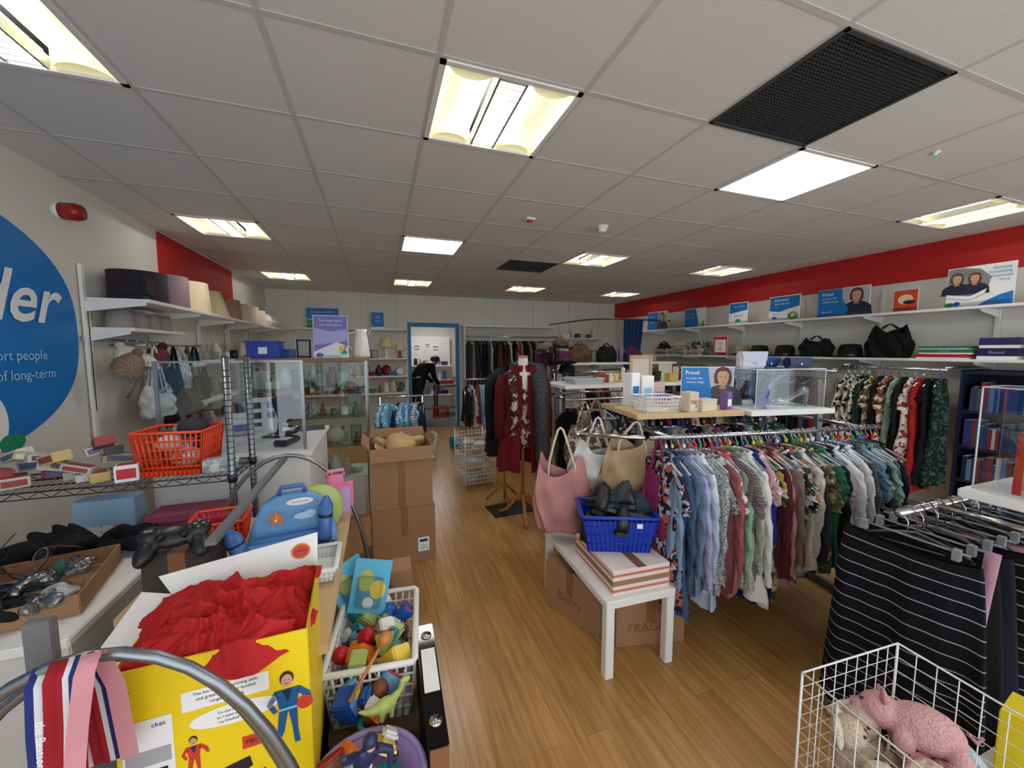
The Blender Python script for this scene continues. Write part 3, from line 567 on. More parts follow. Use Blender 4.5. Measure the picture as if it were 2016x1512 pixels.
# skirts rack
fr=MB().tube([(1.86,.86,1.0),(2.95,.86,1.0)],.014,CHROME,10)
for x in(2.1,2.8): fr.tube([(x,.86,1.0),(x,.5,1.0)],.012,CHROME,8)
up=MB(); ft=MB()
for x in(2.1,2.8): up.box((x,.5,.58),(.04,.03,1.06),GREYP); ft.box((x,.52,.03),(.045,.7,.04),GREYP)
sh=MB().box((2.41,.49,1.145),(1.16,.42,.03),SHELFW,.004)
top('clothes_rail_gondola','chrome rail of dark skirts under a white shelf','clothes rail',SP('hanging_rail',fr)+SP('upright',up)+SP('foot',ft)+[('shelf',sh.mesh())])
def skirt(m,seed,w0=.19,w1=.27,L=.72,th=.03):
    r=random.Random(seed); mb=MB(); N=64; rings=[]
    for i in range(25):
        t=i/24; w=w0+(w1-w0)*t**.8; h=th*(.6+1.0*t); A=.003+.02*t; rg=[]
        for k in range(N):
            a=2*math.pi*k/N; y=w*math.cos(a); sx=math.sin(a)
            sag=-.03*(1-(y/w)**2)*(1-t)*.8
            rg.append((h*math.copysign(abs(sx)**.7,sx)+A*math.sin(26*y+seed)+A*.4*math.sin(60*y+seed*2),y,-.13+sag-L*t+.012*math.sin(22*y+seed)*t))
        rings.append(rg)
    mb.loft(rings,m,False,False); return mb.mesh('skirt')
STR=fab((18,18,26),'wavy',(180,180,190))
SK=[('black with fine white wavy stripes',STR),('black',fab((24,24,28))),('navy',fab((26,30,48))),('black with fine white wavy stripes',STR),('pale pink',fab((196,146,168))),('black',fab((18,18,22))),('charcoal',fab((52,52,58))),('black',fab((22,22,26))),('navy',fab((30,34,56)))]
for i,(cn,m) in enumerate(SK):
    top('skirt','%s skirt clipped to a hanger'%cn,'clothing',[('skirt_body',skirt(m,i,.2,.26 if i!=4 else .22,.80),cn+' fabric'),('hanger',hanger_mesh(.17,HG[1],True))],(1.93+.1*i,.86,1.0),RN.uniform(-.08,.1)+.12*(i==0),group='skirts on the near rail')
def meshcopy(me,m):
    return MB().add([tuple(v.co) for v in me.vertices],[tuple(p.vertices) for p in me.polygons],m,True)
HDM=[mat('hanger_smoke',(84,86,90),.25),HG[2]]
HD=[meshcopy(hanger_mesh(.16,HG[1],False),m).mesh() for m in HDM]
for k in range(11):
    top('clothes_hanger','empty %s plastic hanger on the chrome rail'%['grey','black'][k%2],'hanger',HD[k%2],(1.99+.065*k,.86,1.0),RN.uniform(-.3,.3),group='empty hangers on the near rail')
top('scarf','long pale pink scarf hanging among skirts','scarf',MB().loft([[(1.99+.012*math.sin(z*9),.66+.02*math.sin(z*5)+dy,.92-z) for dy in(-.018,0,.018)]+[(2.0+.012*math.sin(z*9),.66+.02*math.sin(z*5)+dy,.92-z) for dy in(.018,0,-.018)] for z in[.045*i for i in range(16)]],fab((200,146,170))))
top('acrylic_stand','clear acrylic display box on white shelf','display stand',SP('panel',MB().box((0,-.07,.17),(.15,.003,.34),ACR).box((.075,0,.17),(.003,.14,.34),ACR).box((-.075,0,.17),(.003,.14,.34),ACR).box((0,0,.342),(.15,.14,.003),ACR))+[('edge_trim',MB().tube([(-.075,-.07,.34),(.075,-.07,.34),(.075,.07,.34),(-.075,.07,.34)],.0025,W_,4,True).tube([(-.075,-.07,0),(-.075,-.07,.34)],.0025,W_,4).tube([(-.075,.07,0),(-.075,.07,.34)],.0025,W_,4).mesh())],(1.945,.61,1.16))
top('pink_folder','red and pink card folder on the shelf','folder',[('cover',MB().box((0,0,.1),(.10,.012,.2),mat('pink_card',(205,60,80),.5),.002).mesh()),('spine',MB().box((-.05,0,.1),(.006,.018,.2),REDP).mesh())],(1.96,.61,1.16),.2)
# ---------------------------------------------------------------- boxes
def carton(w,d,h,open_=False,lab=True,m=CARD,txt=None):
    b=MB(); t=.005; ps=[]
    if open_:
        b.box((0,-d/2+t/2,h/2),(w,t,h),m).box((0,d/2-t/2,h/2),(w,t,h),m).box((-w/2+t/2,0,h/2),(t,d-2*t,h),m).box((w/2-t/2,0,h/2),(t,d-2*t,h),m).box((0,0,t/2),(w-2*t,d-2*t,t),m)
        f=MB()
        f.add([(-w/2,-d/2,h),(w/2,-d/2,h),(w/2-.01,-d/2-.035,h-.09),(-w/2+.01,-d/2-.035,h-.09)],[(0,1,2,3)],m)
        f.add([(-w/2,d/2,h),(w/2,d/2,h),(w/2-.01,d/2+.06,h+.06),(-w/2+.01,d/2+.06,h+.06)],[(0,1,2,3)],m)
        f.add([(-w/2,-d/2,h),(-w/2,d/2,h),(-w/2-.05,d/2-.01,h+.05),(-w/2-.05,-d/2+.01,h+.05)],[(0,1,2,3)],m)
        f.add([(w/2,-d/2,h),(w/2,d/2,h),(w/2+.03,d/2-.01,h+.05),(w/2+.03,-d/2+.01,h+.05)],[(0,1,2,3)],m)
        ps+=SP('flap',f)
    else: b.box((0,0,h/2),(w,d,h),m,.003)
    ps.insert(0,('body',b.mesh()))
    tp=MB().rect(0,h*.45 if open_ else h*.75,.05,h*.9 if open_ else h*.5,TAPE,-d/2-.001)
    if not open_: tp.box((0,0,h+.001),(.05,d,.001),TAPE)
    ps.append(('tape',tp.mesh()))
    if lab: ps.append(('label',MB().rect(w*.3,h*.3,.085,.11,W_,-d/2-.002).rect(w*.3,h*.3+.03,.06,.02,INK,-d/2-.003).rect(w*.3,h*.3-.03,.06,.004,INK,-d/2-.003).rect(w*.3,h*.3-.01,.05,.003,INK,-d/2-.003).mesh()))
    if txt: ps.append(('printed_text',MB().text(txt,0,h*.4,h*.28,CARDD,-d/2-.002).mesh()))
    return ps
top('cardboard_box','closed brown cardboard box with a shipping label','box',carton(.46,.42,.44),(.14,3.12,0),D(3),group='stacked cardboard boxes')
top('cardboard_box','open-topped brown cardboard box stacked on another','box',carton(.45,.42,.46,True,False),(.135,3.12,.442),D(1),group='stacked cardboard boxes')
HATM=mat('straw_hat',(196,164,110),.8,var=.15,vs=40,bump=.4,bs=120)
def hat(m,r=.16,brim=.09,band=None,h=.11):
    a=MB().lathe([(r*.55+brim,0.012),(r*.55+brim*.5,.0),(r*.56,.006),(r*.55,h*.6),(r*.45,h*.95),(r*.2,h),(.001,h*.93)],m,26,sy=.88)
    ps=[('hat_body',a.mesh())]
    if band: ps.append(('hat_band',MB().lathe([(r*.57,.008),(r*.565,.035)],band,26,sy=.88).mesh()))
    return ps
top('straw_hat','straw hat lying in an open cardboard box','hat',hat(HATM,.2,.07,mat('hat_band',(120,90,60),.7)),(.13,3.04,.85),rot=(.2,.25,0),sc=1.05)
for i in range(3): top('straw_bag','coiled straw bag in an open cardboard box','bag',MB().tube([(.11*math.cos(a),.08*math.sin(a),.03*math.sin(2*a)) for a in[2*math.pi*k/18 for k in range(18)]],.022,HATM,8,True),(.06+.08*i,3.14,.88+.012*i),rot=(.3*i,.3,i),group='straw items in the open box')
# white table + boxes
TW,TD,TH=.40,.80,.405
tp=MB().box((0,0,TH-.02),(TW,TD,.04),SHELFW,.004); lg=MB().box((0,0,(TH-.04)/2),(.045,.045,TH-.04),SHELFW,.003).mesh('leg')
tt=top('side_table','low white rectangular table with square legs','table',[('table_top',tp.mesh())],(1.22,1.90,0),D(-2))
for sx in(-1,1):
    for sy in(-1,1):
        o=part(('leg',lg),tt); o.location=(sx*(TW/2-.025),sy*(TD/2-.025),0)
top('cardboard_box','brown cardboard box under the white table, lettered Berry','box',carton(.40,.34,.30,False,False,txt='Berry'),(1.20,2.02,0),D(-68))
top('cardboard_box','brown cardboard box marked FRAGILE under white table','box',carton(.40,.26,.26,False,False,txt='FRAGILE'),(1.40,1.76,0),D(-12))
def striped_carton(w,d,h):
    wm=mat('pink_print_box',(230,216,208),.6); rd=mat('pink_band',(204,112,104),.6)
    b=MB().box((0,0,h/2),(w,d,h),wm,.003)
    s=MB()
    for q in(.2,.8): s.box((0,0,h*q),(w+.002,d+.002,h*.1),rd)
    s.box((0,0,h*.5),(w+.003,d+.003,h*.2),CARD)
    return [('body',b.mesh())]+SP('printed_band',s)+[('tape',MB().box((0,0,h+.001),(.05,d,.001),TAPE).mesh())]
top('shallow_box','shallow white cardboard box with pink printed bands','box',striped_carton(.33,.42,.13),(1.235,1.74,TH),D(-3))
def basket(w,d,h,m,nx,ny,nz,tap=.84,rib=.004,solid=0,rim=.011,handle=None):
    b=MB()
    def C(z): s=tap+(1-tap)*z/h; return w/2*s,d/2*s
    x0,y0=C(0); b.box((0,0,.003),(2*x0,2*y0,.006),m)
    def side(p0,p1,q0,q1,n):
        for i in range(n+1):
            u=i/n; b.cyl(Vector(p0).lerp(Vector(p1),u),Vector(q0).lerp(Vector(q1),u),rib,m,n=4)
    xt,yt=C(h)
    cb=[(-x0,-y0,0),(x0,-y0,0),(x0,y0,0),(-x0,y0,0)]; ct=[(-xt,-yt,h),(xt,-yt,h),(xt,yt,h),(-xt,yt,h)]
    for k in range(4):
        l=(k+1)%4; side(cb[k],cb[l],ct[k],ct[l],nx if k%2==0 else ny)
        for j in range(1,nz):
            u=j/nz; b.cyl(Vector(cb[k]).lerp(Vector(ct[k]),u),Vector(cb[l]).lerp(Vector(ct[l]),u),rib,m,n=4)
        if solid:
            A=[Vector(cb[k]).lerp(Vector(ct[k]),solid[0]),Vector(cb[l]).lerp(Vector(ct[l]),solid[0]),Vector(cb[l]).lerp(Vector(ct[l]),solid[1]),Vector(cb[k]).lerp(Vector(ct[k]),solid[1])]
            b.add(A,[(0,1,2,3)],m)
    r=MB(); r.tube([(x*1.0,y*1.0,h) for x,y in[(-xt,-yt*.93),(-xt*.95,-yt),(xt*.95,-yt),(xt,-yt*.93),(xt,yt*.93),(xt*.95,yt),(-xt*.95,yt),(-xt,yt*.93)]],rim,m,6,True,.8)
    return [('basket_body',b.mesh()),('rim',r.mesh())]
top('shopping_basket','royal blue plastic shopping basket full of shoes','basket',basket(.40,.27,.20,BLUEPL,14,9,4,.80,.004,(0,.9),.013)+[('price_sticker',MB().rect(.1,.16,.03,.025,W_,-.139).mesh())],(1.235,1.79,TH+.131),D(-22))
def shoe(m,sole,L=.26,w=.09,boot=0.05):
    up=MB(); rings=[]
    tab=[(0,.028,.05),(.1,.034,.085+boot*.6),(.25,.034,.09+boot),(.42,.032,.075+boot*.4),(.6,.04,.06),(.8,.045,.045),(.93,.036,.035),(1,.012,.022)]
    for t,hw,hh in tab:
        rings.append([((t-.5)*L,hw*w/.09*math.cos(a),.018+max(0,hh*.5*(1+math.sin(a)))) for a in[2*math.pi*k/12 for k in range(12)]])
    up.loft(rings,m)
    so=MB(); so.loft([[((t-.5)*L*1.03,s*hw*w/.09*1.08,z) for s,z in((-1,0),(1,0),(1,.02),(-1,.02))] for t,hw,hh in tab],sole,sm=False)
    st=MB()
    for q in(.35,.45,.55): st.tube([((q-.5)*L,y,.02+.075-abs(y)*.9+(.5-q)*.06+boot*.5*(q<.4)) for y in(-.03,-.015,0,.015,.03)],.005,m,5)
    return [('upper',up.mesh()),('sole',so.mesh())]+SP('strap',st)
BLKL=mat('black_leather',(28,28,30),.45); SUEDE=mat('dark_teal_suede',(34,56,62),.8)
sps=shoe(BLKL,BLACKP); sps2=shoe(SUEDE,mat('grey_sole',(90,94,96),.7))
for i,(x,y,z,rx,ry,rz,k) in enumerate([(-.08,.03,.05,0,-.2,.3,0),(.0,-.03,.10,.2,.1,1.2,0),(.08,.03,.06,0,.2,2.2,1),(-.06,.0,.17,.1,.3,.7,0),(.06,-.02,.17,.3,-.2,2.8,1),(.0,.06,.17,0,.1,-.5,0),(-.03,-.03,.21,.5,.1,2.4,0),(.08,.04,.20,.2,.2,.2,1)]):
    v=Matrix.Rotation(D(-22),4,'Z')@Vector((x,y,z)); top('shoe',['black leather strapped shoe in the blue basket','dark teal suede shoe in the blue basket'][k],'shoe',[sps,sps2][k],(1.235+v.x,1.79+v.y,TH+.13+z),rot=(rx,ry,rz),group='shoes in the blue basket')
# ---------------------------------------------------------------- bags
def bag(w,h,d,m,strap=.2,sm=None,seed=0,style='tote',lean=0.0):
    r=random.Random(seed); mb=MB(); N=44; rings=[]; ph=r.random()*6
    for i in range(19):
        t=i/18; ww=w/2*(.72+.36*math.sin(.45+t*2.5)) if style=='slouch' else w/2*(.96+.04*t); dd=d/2*(1.0-.6*t)*(1+.35*math.sin(t*3.1))
        rg=[]; A=(.018*math.sin(math.pi*min(1,t+.15))+.004) if style=='slouch' else .004
        for k in range(N):
            a=2*math.pi*k/N; c,s=math.cos(a),math.sin(a)
            x=ww*math.copysign(abs(c)**.7,c)+A*.7*math.sin(5*a+t*6+ph)+lean*t*t; y=dd*math.copysign(abs(s)**.7,s)+A*math.sin(7*a+ph+t*7)+A*.7*math.sin(3*a-t*9)
            drop=(.05*math.cos(2*a+ph)*t**3*h/.3 if style=='slouch' else 0)
            rg.append((x,y,t*h+drop+ (.012*math.sin(5*a) if t>.95 else 0)))
        rings.append(rg)
    mb.loft(rings,m,True,False)
    st=MB(); sm=sm or m
    for s in(-1,1):
        y=s*d*.22; st.tube([(-w*.26+lean*.6,y,h*.78),(-w*.24+lean,y,h),(-w*.15+lean,y*.5,h+strap*.5),(-w*.05+lean,y*.2,h+strap*.93),(lean,y*.1,h+strap),(w*.05+lean,y*.2,h+strap*.93),(w*.14+lean,y*.5,h+strap*.5),(w*.24+lean,y,h),(w*.26+lean*.6,y,h*.78)],.0065,sm,6)
    return [('bag_body',mb.mesh())]+SP('strap',st)
ROPE=mat('cream_rope',(222,208,180),.8,bump=.5,bs=200)
BG='bags hanging on the rail end'
top('tote_bag','large pink woven tote with cream rope handles','bag',bag(.34,.42,.17,fab((190,122,120),'hstripe',(202,144,138),sc=3),.24,ROPE,1,'slouch'),(1.10,2.16,.48),rot=(.05,-.04,D(-25)),group=BG)
top('tote_bag','white soft tote bag hanging by its handles','bag',bag(.28,.28,.12,fab((216,214,210)),.18,None,2,'slouch',.03),(1.27,2.10,.74),D(-35),group=BG)
top('tote_bag','grey brown handbag with chunky handles','bag',bag(.28,.24,.12,fab((144,126,108),'tweed',(190,180,162)),.18,mat('tan_leather',(150,110,80),.6),3,'slouch'),(1.48,2.42,.84),D(-20),group=BG)
top('tote_bag','beige canvas tote bag hanging from the rail','bag',bag(.32,.38,.11,fab((184,152,116)),.14,mat('cream_strap',(215,200,175),.7),4,'slouch',-.03),(1.385,1.92,.68),rot=(0,.18,D(-30)),group=BG)
top('shoulder_bag','magenta fabric shoulder bag with a long strap','bag',bag(.20,.44,.06,fab((130,28,76)),.24,fab((130,28,76)),5,'slouch'),(1.425,1.68,.46),D(-62),group=BG)
top('tote_bag','black canvas bag hanging behind others','bag',bag(.26,.30,.09,fab((30,30,34)),.20,None,6,'slouch'),(1.52,2.14,.70),D(-20),group=BG)
top('tote_bag','patterned brown bag hanging behind others','bag',bag(.26,.26,.09,fab((120,96,78),'floral',(176,158,134)),.2,None,7,'slouch'),(1.36,2.36,.80),D(-30),group=BG)
top('tote_bag','brown leather bag slumped behind the crate','bag',bag(.26,.22,.12,fab((150,112,78)),.10,None,8,'slouch'),(1.33,2.02,.56),rot=(.1,.2,D(-30)),group=BG)
top('bag_rail','short chrome rail end where bags hang','rail',SP('hanging_rail',MB().tube([(1.16,2.10,1.10),(1.40,1.76,1.13)],.0125,CHROME,8).tube([(1.16,2.10,1.10),(1.56,2.45,1.10)],.0125,CHROME,8))+[('end_cap',MB().tube([(1.16,2.10,1.12),(1.16,2.10,1.08)],.02,CHROME,8).mesh()),('upright',MB().tube([(1.52,2.42,1.1),(1.52,2.42,0)],.012,CHROME,8).mesh())])
# ---------------------------------------------------------------- wire bin + plush
def wire_bin(w,d,h,m,sp=.045,r=.0022,rr=.0045):
    b=MB(); 
    nx=int(w/sp); ny=int(d/sp); nz=int(h/sp)
    for i in range(nx+1):
        x=-w/2+w*i/nx
        for y in(-d/2,d/2): b.cyl((x,y,0),(x,y,h),r,m,n=4)
        b.cyl((x,-d/2,.005),(x,d/2,.005),r,m,n=4)
    for i in range(ny+1):
        y=-d/2+d*i/ny
        for x in(-w/2,w/2): b.cyl((x,y,0),(x,y,h),r,m,n=4)
        b.cyl((-w/2,y,.005),(w/2,y,.005),r,m,n=4)
    for j in range(1,nz):
        z=h*j/nz; b.tube([(-w/2,-d/2,z),(w/2,-d/2,z),(w/2,d/2,z),(-w/2,d/2,z)],r,m,4,True)
    rim=MB().tube([(-w/2,-d/2,h),(w/2,-d/2,h),(w/2,d/2,h),(-w/2,d/2,h)],rr,m,6,True)
    for x in(-w/2,w/2):
        for y in(-d/2,d/2): rim.cyl((x,y,0),(x,y,h),rr,m,n=6)
    return [('wire_mesh',b.mesh()),('frame',rim.mesh())]
BX,BY,BH=1.375,.50,.655
top('wire_dump_bin','white wire mesh bin holding soft toys','basket',wire_bin(.42,.44,BH,WWIRE,.045,.0016,.0035),(BX,BY,0),D(-3))
def plush(m,blobs,vox=.007): 
    mb=MB()
    for b in blobs: mb.ell(b[0],b[1],m,14,9,b[2] if len(b)>2 else None)
    return remesh(mb,'plush',vox,2)
def fz(c): return fab(c,'tweed',tuple(min(255,v+12) for v in c),fuzz=.8,fs=120)
PINKP=fz((206,150,150)); PINKD=fz((190,128,132)); BEIGE=fz((190,166,140)); CREAM=fz((206,192,172))
pig=plush(PINKP,[((0,0,.09),(.12,.085,.085)),((.12,0,.11),(.07,.068,.065)),((.185,0,.10),(.03,.035,.03)),((.07,.06,.03),(.032,.03,.05)),((.07,-.06,.03),(.032,.03,.05)),((-.08,.055,.03),(.034,.03,.05)),((-.08,-.055,.03),(.034,.03,.05))])
def eyes(pts,r=.007,m=BLACKP):
    e=MB()
    for p in pts: e.ell(p,(r,r,r),m,8,6)
    return SP('eye',e)
top('soft_toy_pig','pink plush pig lying in the wire bin','soft toy',[('body',pig)]+SP('ear',MB().ell((.11,.055,.165),(.012,.026,.03),PINKD).ell((.11,-.055,.165),(.012,.026,.03),PINKD))+[('snout',MB().lathe([(0,.005),(.028,.0),(.03,-.012),(.0,-.012)],PINKD,14).xf(Matrix.Translation((.212,0,.10))@Matrix.Rotation(D(90),4,'Y')).mesh()),('tail',MB().tube([(-.12-.01*k,.012*math.sin(k*1.5),.11+.012*math.cos(k*1.5)) for k in range(5)],.006,PINKD,5).mesh()),('label_tag',MB().box((.03,-.085,.12),(.05,.002,.02),W_).mesh())]+eyes([(.178,.03,.135),(.178,-.03,.135)]),(BX+.055,BY+.05,.475),rot=(.5,.1,-.8+3.0),sc=.74)
def bunny(m,m2):
    b=plush(m,[((0,0,.09),(.075,.062,.09)),((0,-.01,.21),(.058,.054,.055)),((.065,-.04,.11),(.026,.028,.045)),((-.065,-.04,.11),(.026,.028,.045)),((.045,-.06,.03),(.03,.045,.028)),((-.045,-.06,.03),(.03,.045,.028))])
    return [('body',b)]+SP('ear',MB().ell((.052,.01,.235),(.02,.014,.055),m2,M=Matrix.Rotation(2.2,4,'Y')).ell((-.052,.01,.235),(.02,.014,.055),m2,M=Matrix.Rotation(-2.2,4,'Y')))+eyes([(.02,-.058,.22),(-.02,-.058,.22)],.006)+[('nose',MB().ell((0,-.064,.205),(.009,.006,.006),PINKD,8,6).mesh())]
bb=bunny(BEIGE,CREAM); bp=bunny(PINKP,PINKD); bc=bunny(CREAM,BEIGE)
for (me,cl,x,y,z,r_) in [(bb,'beige',-.12,.10,.36,(-.3,.1,.5)),(bc,'cream',-.10,-.07,.35,(-.5,.2,-.4)),(bb,'beige',-.02,.13,.33,(-.2,-.2,-.9)),(bp,'pink',.10,-.10,.34,(-.6,.2,.9)),(bp,'pink',.02,-.10,.36,(-.8,-.1,.2)),(bunny(fz((160,186,202)),fz((196,210,220))),'pale blue',.09,.03,.31,(-.8,.1,-1.2)),(bc,'cream',-.04,.03,.36,(-.7,.3,1.8)),(bb,'beige',-.05,.02,.18,(-.9,0,.2)),(bp,'pink',.08,.08,.16,(-.9,0,2.2)),(bc,'cream',-.08,-.08,.08,(-.6,0,1.2)),(bb,'beige',.08,-.06,.08,(-.6,0,3.2))]:
    top('soft_toy_rabbit','%s plush rabbit piled in the wire bin'%cl,'soft toy',me,(BX+x,BY+y,z),rot=r_,group='soft toys in the wire bin',sc=.80)
top('yellow_carton','bright yellow card box beside the wire bin','box',[('carton_body',MB().box((0,0,.10),(.13,.12,.20),mat('yellow_plain_card',(226,204,24),.5),.003).mesh()),('lid_flap',MB().box((0,0,.202),(.126,.116,.004),mat('yellow_plain_card_top',(214,192,22),.5)).mesh())],(1.745,.46,.38),.15)
top('low_stool','small white stool under the yellow box','stool',[('seat',MB().box((0,0,.365),(.18,.18,.03),SHELFW,.005).mesh())]+[('leg',MB().box((sx*.07,sy*.07,.175),(.025,.025,.35),SHELFW).mesh()) for sx in(-1,1) for sy in(-1,1)],(1.735,.46,0))
# ---------------------------------------------------------------- mannequin
MW=mat('varnished_pine',(190,122,58),.4,var=.12,vs=10)
st=MB().tube([(0,0,1.52),(0,0,.16)],.016,MW,10)
tl=MB()
for k in range(3):
    a=D(30+120*k); c,s=math.cos(a),math.sin(a)
    tl.tube([(.02*c,.02*s,.24),(.05*c,.05*s,.22),(.1*c,.1*s,.14),(.17*c,.17*s,.06),(.25*c,.25*s,.018)],[.016,.018,.017,.015,.014],MW,8)
REDC=fab((122,22,30)); REDC2=fab((98,18,26)); GSC=fab((46,46,50),'tweed',(92,90,92)); FLS=fab((60,36,44),'floral',(196,182,172),(130,54,54)); NV=fab((28,31,44))
torso=MB().lathe([(.045,1.56),(.05,1.48),(.1,1.45),(.17,1.41),(.16,1.2),(.13,1.05),(.17,.85),(.05,.80)],mat('bust_cream',(225,220,210),.7),20,sy=.62)
cap=MB().lathe([(0,1.575),(.045,1.57),(.048,1.555),(.04,1.55)],MW,16,sy=.8)
def coat(m,sh_=.21,flare=.27,top_=1.46,hem=.50,gap=True,seed=1,th=.13):
    mb=MB(); N=60; rings=[]
    tab=[(top_+.02,.07,.07),(top_-.02,.13,.085),(top_-.07,sh_,.105),(top_-.2,sh_*.98,th),(1.06,sh_*.84,th*.95),(.85,sh_*1.05,th*1.1),(hem,flare,th*1.35)]
    zs=[top_+.02-(top_+.02-hem)*i/28 for i in range(29)]
    for z in zs:
        w,d=None,None
        for i in range(len(tab)-1):
            if tab[i][0]>=z>=tab[i+1][0]-1e-6:
                u=(tab[i][0]-z)/(tab[i][0]-tab[i+1][0]); w=tab[i][1]+(tab[i+1][1]-tab[i][1])*u; d=tab[i][2]+(tab[i+1][2]-tab[i][2])*u; break
        f=max(0,(1.3-z))*.09; rg=[]
        for k in range(N):
            g=.30; a=-math.pi/2+g*(.4+.3*(z<1.0))+ (2*math.pi-2*g*(.4+.3*(z<1.0)))*k/(N-1)
            q=1+f*math.sin(9*a+seed)+.015*math.sin(14*a+z*20)+.01*math.sin(23*a-z*13)
            rg.append((w*math.cos(a)*q,d*math.sin(a)*q,z+(.012*math.sin(5*a) if z<hem+.01 else 0)))
        rings.append(rg)
    mb.loft(rings,m,False,False,True,False); return mb
def sleevepts(s,w): return [(s*w*.86,0,1.38),(s*w*1.04,-.01,1.28),(s*w*1.1,-.02,1.15),(s*w*1.13,-.035,1.02),(s*w*1.15,-.045,.9),(s*w*1.14,-.055,.80)]
ct=coat(REDC,.20,.245); sl=MB()
for s in(-1,1): sl.tube(sleevepts(s,.20),[.060,.060,.052,.056,.047,.044],REDC2,12)
lp=MB()
for s in(-1,1): lp.loft([[(s*.05,-.10,1.48),(s*.10,-.08,1.49)],[(s*.05,-.135,1.36),(s*.13,-.125,1.37)],[(s*.04,-.15,1.22),(s*.10,-.15,1.24)],[(s*.03,-.155,1.05),(s*.035,-.155,1.05)]],REDC2,False,False,True,False)
bl=MB().lathe([(.13,1.42),(.155,1.25),(.13,1.05),(.155,.9),(.165,.72)],FLS,26,sy=.66)
sc_=MB()
def strip(mb,path,w,m,fr=(1,0,0)):
    f=Vector(fr); r=[]
    for p in path:
        p=Vector(p); r.append([p-f*w/2,p+Vector((0,-.012,0)),p+f*w/2,p+Vector((0,.006,0))])
    mb.loft(r,m)
strip(sc_,[(.08,.05,1.50),(.12,-.04,1.49),(.13,-.15,1.38),(.14,-.175,1.2),(.145,-.17,1.0),(.15,-.20,.8),(.16,-.21,.6),(.165,-.21,.42)],.15,GSC)
strip(sc_,[(.08,.05,1.50),(-.0,.08,1.52),(-.07,.04,1.50),(-.10,-.06,1.48)],.08,GSC)
strip(sc_,[(-.10,-.06,1.48),(-.12,-.13,1.38),(-.11,-.17,1.2),(-.10,-.165,1.02),(-.11,-.17,.85)],.07,FLS)
top('dress_form','headless dress form in red coat with grey scarf','mannequin',[('pole',st.mesh())]+SP('tripod_leg',tl,'varnished wooden leg')+[('torso',torso.mesh()),('neck_cap',cap.mesh()),('coat',ct.mesh(),'deep red coat',SP('sleeve',sl)+SP('lapel',lp)),('blouse',bl.mesh(),'dark floral blouse'),('scarf',sc_.mesh(),'long grey knitted scarf')],(1.28,3.38,0),D(-12))
st2=MB().tube([(0,0,1.44),(0,0,.03)],.012,MW,8)
tl2=MB()
for k in range(3):
    a=D(10+120*k); c,s=math.cos(a),math.sin(a); tl2.tube([(.01*c,.01*s,.2),(.09*c,.09*s,.13),(.2*c,.2*s,.015)],[.014,.013,.012],MW,8)
ct2=coat(NV,.18,.21,1.42,.55,seed=4); sl2=MB()
for s in(-1,1): sl2.tube([(p[0],p[1],p[2]-.04) for p in sleevepts(s,.175)],[.056,.055,.05,.052,.046,.042],NV,10)
top('dress_form','navy padded coat on a slim wooden stand','mannequin',[('pole',st2.mesh())]+SP('tripod_leg',tl2)+[('coat',ct2.mesh(),'navy coat',SP('sleeve',sl2))],(1.23,3.80,0),D(15))
top('rubber_mat','black rubber mat on the wooden floor','mat',MB().box((0,0,.004),(.46,.30,.008),BLACKP,.002),(1.24,3.62,0),.1)
# wire stacking baskets
ps=[]
for k in range(3):
    b=MB(); w,d,h,z=.36,.42,.14,.08+.2*k
    for i in range(9):
        x=-w/2+w*i/8
        for y in(-d/2,d/2): b.cyl((x,y,z),(x,y,z+h),.0025,WWIRE,n=4)
        b.cyl((x,-d/2,z),(x,d/2,z),.0025,WWIRE,n=4)
    for i in range(10):
        y=-d/2+d*i/9
        for x in(-w/2,w/2): b.cyl((x,y,z),(x,y,z+h),.0025,WWIRE,n=4)
    for zz in(0,.05,.1,.14): b.tube([(-w/2,-d/2,z+zz),(w/2,-d/2,z+zz),(w/2,d/2,z+zz),(-w/2,d/2,z+zz)],.003,WWIRE,4,True)
    ps.append(('wire_tray',b.mesh()))
lg=MB()
for x in(-.18,.18):
    for y in(-.21,.21): lg.cyl((x,y,0),(x,y,.66),.005,WWIRE,n=6)
top('wire_basket_stand','three-tier white wire basket stand','basket stand',ps+SP('leg',lg),(1.06,4.45,0),.1)
for k in range(6): top('folded_cloth','pale folded cloth in the wire basket stand','cloth',MB().ell((0,0,.03),(.09,.08,.03),fab(RN.choice([(225,225,225),(170,180,190),(200,190,180)]))),(1.0+.12*(k%2),4.38+.12*((k//2)%2),.084+.2*(k%3)),RN.random(),group='cloths in the wire basket stand')
top('laundry_basket','white slatted plastic laundry basket by doorway','basket',basket(.36,.28,.34,WHITE,12,9,5,.85),(.62,5.9,0))
top('plastic_tub','small teal plastic tub on the floor','tub',basket(.22,.2,.16,mat('teal_plastic',(0,150,160),.4),6,6,3,.85,.004,(0,1)),(1.2,6.3,0))
